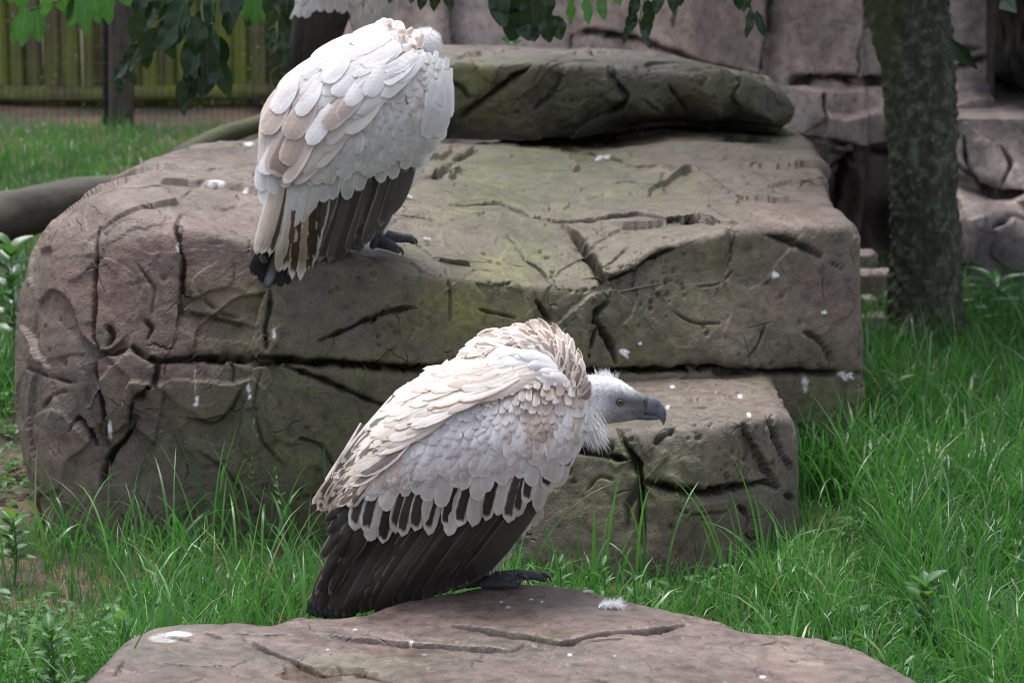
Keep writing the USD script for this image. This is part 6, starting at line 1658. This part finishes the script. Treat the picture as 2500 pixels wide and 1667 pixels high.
B.hairs('covert_barbs', P(hp_[:, 0], hp_[:, 1], B.depth(hp_[:, 0], hp_[:, 1]) - .034), np.column_stack([hd[:, 0], rg.normal(-.15, .15, len(hd)), -hd[:, 1]]) + rg.normal(0, .18, (len(hd), 3)), rg.uniform(.004, .010, len(hd)), .0009, (0.68, 0.67, 0.68), 72, bend=.1)
k_ = 7
tw = jit(rg, polyline([(645, 560), (668, 580), (690, 545), (712, 560), (735, 560), (752, 535)], k_) + [0, -26], (5, 12))
B.lay('tertial_feather', tw + np.stack([np.linspace(12, 40, k_), np.full(k_, -140.0)], 1), tw, rg.uniform(28, 36, k_), lerp((0.66, 0.65, 0.65), (0.52, 0.45, 0.39), rg.uniform(0, 1, k_) ** 2), (0.70, 0.69, 0.68), .7, 'quill', (0.0165 + rg.uniform(0, .002, k_), .004), curl=-4, seed=44, rag=6, nu=7, roll=.1)
tp = np.array([(1042, 340), (1066, 336), (1082, 318), (1094, 290), (1052, 285), (1080, 262)])
B.lay('median_covert', tp + [[18, -105], [18, -110], [10, -110], [2, -100], [10, -90], [8, -90]], tp, 34, (0.66, 0.66, 0.67), (0.73, 0.73, 0.74), .6, 'round', (0.032, 0.004), curl=3, seed=8)


def band(U, W_, seed, s_hi, cols, rows_=9, across=4, dl=.26, width=44):
    rg_ = np.random.default_rng(seed)
    out = []
    for s in np.linspace(s_hi, -.05, rows_):
        for c in np.linspace(.1, .95, across):
            c2 = np.clip(c + rg_.normal(0, .08), 0, 1)
            s1 = min(s + dl + rg_.normal(0, .03), .995)
            a, b = polyline(U, [max(s, 0), s1]), polyline(W_, [max(s, 0), s1])
            q = a * (1 - c2) + b * c2
            out.append((*q[0], *q[1], s))
    out = np.array(out)
    n = len(out)
    s = out[:, 4]
    tn = np.clip(smooth(.15, .65, s) + rg_.normal(0, .2, n), 0, 1)
    cA, cB = lerp((0.74, 0.72, 0.72), cols[0], tn), lerp((0.77, 0.75, 0.75), cols[1], tn)
    B.lay('scapular_feather', out[:, :2], out[:, 2:4], width * rg_.uniform(.85, 1.15, n), cA, cB, rg_.uniform(.5, .8, n), 'round', (0.032 + .007 * (1 - s) + rg_.uniform(0, .003, n), 0.005), curl=rg_.normal(-3, 5, n), seed=seed, rag=3, roll=.12, camber=.05)


band([(1010, 130), (925, 170), (865, 215), (800, 285), (750, 345), (712, 400), (690, 440)], [(1035, 140), (985, 195), (930, 240), (880, 282), (830, 345), (775, 400), (730, 452)], 51, .72, ((0.62, 0.55, 0.51), (0.60, 0.53, 0.49)), rows_=9, across=5, width=38)
band([(930, 60), (855, 92), (785, 128), (722, 170), (672, 230), (642, 280), (630, 350), (640, 425)], [(985, 120), (900, 165), (835, 205), (795, 245), (755, 295), (722, 345), (700, 395), (692, 440)], 52, .72, ((0.56, 0.48, 0.44), (0.60, 0.53, 0.49)), rows_=10, across=6, width=40)
BIGF = [((720, 185), (669, 275), 46, 0), ((700, 225), (644, 326), 52, 1), ((762, 240), (699, 338), 60, 1), ((780, 200), (726, 280), 38, 0), ((742, 300), (697, 404), 62, 2), ((722, 315), (668, 428), 78, 3), ((768, 320), (694, 448), 36, 1),
        ((812, 258), (751, 352), 44, 0), ((880, 212), (790, 313), 50, 1), ((892, 200), (825, 290), 42, 1), ((940, 155), (896, 234), 44, 0), ((900, 180), (846, 258), 40, 0), ((870, 165), (815, 232), 40, 0), ((690, 330), (640, 425), 44, 0), ((850, 130), (790, 200), 44, 0)]
KA = [(0.73, 0.71, 0.72), (0.50, 0.405, 0.365), (0.46, 0.36, 0.31), (0.27, 0.20, 0.175)]
KB = [(0.76, 0.74, 0.75), (0.66, 0.58, 0.54), (0.62, 0.53, 0.48), (0.58, 0.48, 0.42)]
B.lay('scapular_feather', [b[0] for b in BIGF], [b[1] for b in BIGF], [b[2] for b in BIGF], [KA[b[3]] for b in BIGF], [KB[b[3]] for b in BIGF], [.7, .72, .75, .7, .72, .55, .5, .7, .7, .7, .7, .7, .7, .7, .7], 'round', (.048 - .0006 * np.arange(15) % .004, .006), curl=-3, seed=55, rag=2.5, camber=.04, roll=.06)
# ruff
O2 = [(1030, 150), (1012, 105), (985, 66), (960, 46), (925, 52), (895, 76), (870, 100)]
rr = []
for sc, cnt in ((.5, 8), (.72, 11), (.9, 13), (1.0, 14)):
    for s in np.linspace(.06, 1, cnt):
        a, b = polyline(O2, [max(s - .16, 0), min(max(s + rg.normal(0, .02), 0), 1)])
        cc = np.array([950, 140.0])
        rr.append((*(cc + (a - cc) * sc * .7), *(cc + (b - cc) * sc * rg.uniform(.96, 1.05)), s, sc))
rr = np.array(rr); n = len(rr)
br = np.clip(rg.normal(.45, .35, n), 0, 1)
B.lay('ruff_feather', rr[:, :2], rr[:, 2:4], rg.uniform(18, 28, n), lerp((0.74, 0.72, 0.71), (0.27, 0.19, 0.15), br), lerp((0.77, 0.75, 0.75), (0.52, 0.42, 0.36), br), .5, 'long', (0.008 + .014 * rr[:, 5], .008), curl=rg.normal(4, 3, n), seed=61, roll=.25, camber=.12)
tp = np.array([(985, 95), (1000, 122), (1012, 135), (1022, 118), (968, 58), (975, 150), (960, 135), (990, 160), (1005, 165)])
B.lay('ruff_feather', tp + [[24, -26], [20, -30], [18, -34], [10, -34], [20, 22], [40, -18], [40, -14], [34, -22], [30, -26]], tp, 20, lerp((0.26, 0.18, 0.14), (0.40, 0.30, 0.25), rg.uniform(0, 1, 9)), (0.60, 0.52, 0.47), .55, 'long', (.020, .006), seed=62, roll=.2)
# back of the head
ico3 = trimesh.creation.icosphere(4, 1.0)
hc_ = P(1040, 108, B.d0 + .06)
hv = ico3.vertices * np.array([34, 40, 36]) / FPX * B.d0 + hc_
prim('head', hv, ico3.faces, DOWN, t, col=np.tile([[0.74, 0.73, 0.74]], (len(hv), 1)))
prim('upper_bill', *loft([(1040, 112, 16, 14), (1046, 116, 14, 12), (1052, 122, 10, 8), (1054, 130, 3, 2)], d0=B.d0 + .12), HORN, t)
i = rg.choice(len(hv), 1600)
B.hairs('head_down', hv[i], ico3.vertices[i] + rg.normal(0, .3, (len(i), 3)), rg.uniform(.006, .014, len(i)), .0011, (0.80, 0.79, 0.80), 63)
k = 900
px, py = 915 + 60 * rg.uniform(0, 1, k), 430 + 135 * rg.uniform(0, 1, k)
ok = px < 985 - .42 * (py - 430)
px, py = px[ok], py[ok]
B.hairs('thigh_down', P(px, py, np.full(len(px), B.d0 + .012)), np.stack([rg.normal(0, .3, len(px)), np.full(len(px), -.4), np.full(len(px), -1.0)], 1), rg.uniform(.015, .03, len(px)), .0018, (0.68, 0.66, 0.62), 64)
B.lay('thigh_feather', [(970, 420), (985, 415), (960, 440)], [(962, 505), (975, 500), (950, 525)], 24, (0.64, 0.63, 0.62), (0.7, 0.7, 0.7), .6, 'round', (0.0, .004), seed=65)
foot(B, [[(925, 545, .03, 20), (918, 572, .02, 18), (925, 590, -.01, 17)], [(925, 590, -.01, 16), (955, 600, -.05, 13), (972, 610, -.07, 9)], [(930, 572, .05, 15), (970, 580, .06, 13), (1000, 582, .06, 11), (1010, 590, .06, 8)], [(918, 590, -.02, 14), (910, 600, -.02, 9)], [(840, 560, .0, 18), (835, 590, 0, 16), (870, 600, -.05, 11)]],
     [[(966, 606, -.07), (977, 606, -.075), (984, 616, -.075), (983, 627, -.07)], [(1004, 585, .06), (1013, 584, .06), (1018, 592, .06), (1016, 601, .06)]])

# ================================================================= the vulture standing behind, cut by the top of the picture
t = thing('vulture', 'vulture behind on the capping slab, only white belly and dark wing in view', 'vulture', P(880, 140, 9.86), None)
B = Bird(t, 9.86, [
    [(712, 165, 0, 14), (745, 60, 0, 42), (800, -60, 0, 92), (860, -170, 0, 104), (900, -250, 0, 80), (925, -320, 0, 46), (955, -350, 0, 40), (985, -350, 0, 30)],
    [(850, -120, -.03, 70), (800, 20, -.04, 52), (750, 120, -.03, 26)],
    [(905, -120, 0.0, 84), (905, -20, 0, 66), (890, 40, 0, 46), (885, 80, 0, 28)]], (600, 1100, -480, 260))
B.far = []
rg = np.random.default_rng(902)
B.body(lambda pix, v: lerp((0.66, 0.64, 0.62), (0.05, 0.043, 0.04), smooth(0, 60, pix[:, 1]) * (pix[:, 0] < 850)) * (1 + .3 * fbm(v, 30, 3, 3))[:, None])
n = 13
B.lay('flight_feather', jit(rg, polyline([(722, -40), (780, -60), (860, -70)], n), 3), jit(rg, polyline([(704, 182), (722, 176), (748, 160), (785, 152), (808, 128), (822, 95)], n), 3), 28, lerp((0.030, 0.026, 0.024), (0.05, 0.043, 0.04), rg.uniform(0, 1, n)), (0.15, 0.125, 0.11), .8, 'quill', (0.004 + .0006 * np.arange(n)[::-1], .004), curl=-4, seed=1, camber=.18)
B.lay('tertial_feather', [(715, -70)], [(700, 52)], 34, (0.17, 0.125, 0.105), (0.52, 0.43, 0.36), .5, 'blunt', (.018, .004), seed=2, rag=3)
for row in range(6):
    n = 12
    tips = jit(rg, polyline([(712, 44), (735, 50), (765, 34), (800, 26), (838, 28), (868, 20), (892, -20)], n) + [4 * row, -38 * row], (4, 6))
    B.lay('covert_feather', tips + [10, -78], tips, 27, (0.62, 0.61, 0.61), (0.70, 0.69, 0.69), .6, 'round', (.016 + .004 * row, .005), seed=3 + row, rag=3)
p, d = fill([(860, -200), (950, -190), (968, -80), (955, 40), (900, 100), (860, 60), (855, -60)], 24, 22, lambda x, y: np.array([-.1, 1.0]), 71)
o = np.argsort(-p[:, 1]); p, d = p[o], d[o]
B.lay('breast_feather', p - d * 24, p + d * 24, 28, (0.62, 0.59, 0.565), (0.70, 0.68, 0.66), .6, 'round', (.006, .005), seed=12, rag=5, roll=.25)
p, d = fill([(790, -290), (900, -330), (930, -250), (880, -140), (800, -130), (760, -180)], 26, 26, lambda x, y: np.array([-.6, .9]), 72)
B.lay('scapular_feather', p - d * 34, p + d * 34, 30, (0.62, 0.55, 0.5), (0.7, 0.66, 0.62), .6, 'blunt', (.03, .006), seed=13, roll=.2)
hv = ico3.vertices * np.array([38, 32, 32]) / FPX * B.d0 + P(965, -365, B.d0)
prim('head', hv, ico3.faces, DOWN, t, col=np.tile([[0.6, 0.59, 0.6]], (len(hv), 1)))
prim('upper_bill', *loft([(990, -360, 14, 12), (1006, -358, 13, 10), (1020, -350, 9, 7), (1026, -338, 3, 2)], d0=B.d0), HORN, t)
foot(B, [[(885, 70, 0, 14), (882, 110, 0, 12), (886, 136, 0, 11)], [(886, 136, 0, 10), (915, 138, -.02, 8), (930, 140, -.02, 6)], [(886, 136, .0, 10), (912, 132, .05, 8), (926, 134, .05, 6)]], [[(928, 138, -.02), (936, 136, -.02), (941, 144, -.02)]])

# ================================================================= loose white feathers lying on the stones
FLUFF = []


def fluff(label, px, py, tree_v, tree_n, size, seed, group=None):
    rg_ = np.random.default_rng(seed)
    i = PixTree(tree_v, tree_n)([(px, py)])[0] if not isinstance(tree_v, PixTree) else tree_v([(px, py)])[0]
    vv_, nn_ = (tree_v.v, tree_n) if isinstance(tree_v, PixTree) else (tree_v, tree_n)
    c, nn = vv_[i] + nn_[i] * .002, nn_[i]
    d_ = c[1]
    t_ = thing('down_feather', label, 'feather', c, group)
    a = np.cross(nn, [0.3, 0.2, 1.0]); a /= np.linalg.norm(a); b = np.cross(nn, a)
    L = size / FPX * d_
    ang = rg_.uniform(-.5, .5)
    ax = math.cos(ang) * np.array([1.0, 0, 0]) + math.sin(ang) * np.array([0, 0.0, 1.0]); ax = ax - nn * (ax @ nn); ax /= np.linalg.norm(ax)
    s_ = np.linspace(0, 1, 8)[:, None]
    q = c + ax * (s_ - .5) * L + nn * L * .12 * np.sin(s_ * 3)
    prim('quill', *tube(q, np.linspace(.0007, .0003, 8), 5), DOWN, t_, col=np.tile([[.75, .74, .74]], (42, 1)))
    k = 340 if size > 40 else 110
    u = rg_.uniform(0, .95, k)
    p0 = c + ax * (u[:, None] - .5) * L + nn * L * .12 * np.sin(u[:, None] * 3)
    dirs = np.where(rg_.uniform(0, 1, (k, 1)) < .5, 1, -1) * np.cross(nn, ax)[None] + ax[None] * .7 + nn[None] * rg_.uniform(.1, .9, (k, 1)) + rg_.normal(0, .3, (k, 3))
    bb = Bird.__new__(Bird); bb.path = t_
    Bird.hairs(bb, 'barbs', p0, dirs, L * rg_.uniform(.3, .6, k), max(.0010, L * .022), (0.82, 0.82, 0.84), seed, bend=.2)


fluff('large fluffy white down feather lying on the front slab right of the vulture feet', 1490, 1485, FRONT_V, FRONT_N, 60, 1)
fluff('white feather wisp on the back rim of the front slab', 1432, 1447, FRONT_V, FRONT_N, 22, 2)
fluff('white feather stuck on the boulder face just above the stretched out vulture head', 1521, 860, BIG_PIX, BIG_N, 26, 3)
fluff('white feather stuck high on the right part of the boulder face', 1890, 672, BIG_PIX, BIG_N, 16, 4)
fluff('white feather on the boulder face near its right edge, above the long crack', 2010, 764, BIG_PIX, BIG_N, 13, 5)
fluff('white feather wisp in the long crack at the boulder right edge', 2062, 914, BIG_PIX, BIG_N, 30, 6)
fluff('small white feather beside the toes of the perched vulture', 1042, 586, BIG_PIX, BIG_N, 18, 7)
fluff('thin white feather wisp lying on the boulder top right of the perched vulture', 992, 482, BIG_PIX, BIG_N, 24, 8)
fluff('tiny white feather on the boulder face below the feather stuck above the vulture head', 1560, 838, BIG_PIX, BIG_N, 10, 9)
fluff('white feather wisp in the dark groove below the capping slab', 1470, 392, BIG_PIX, BIG_N, 36, 10)
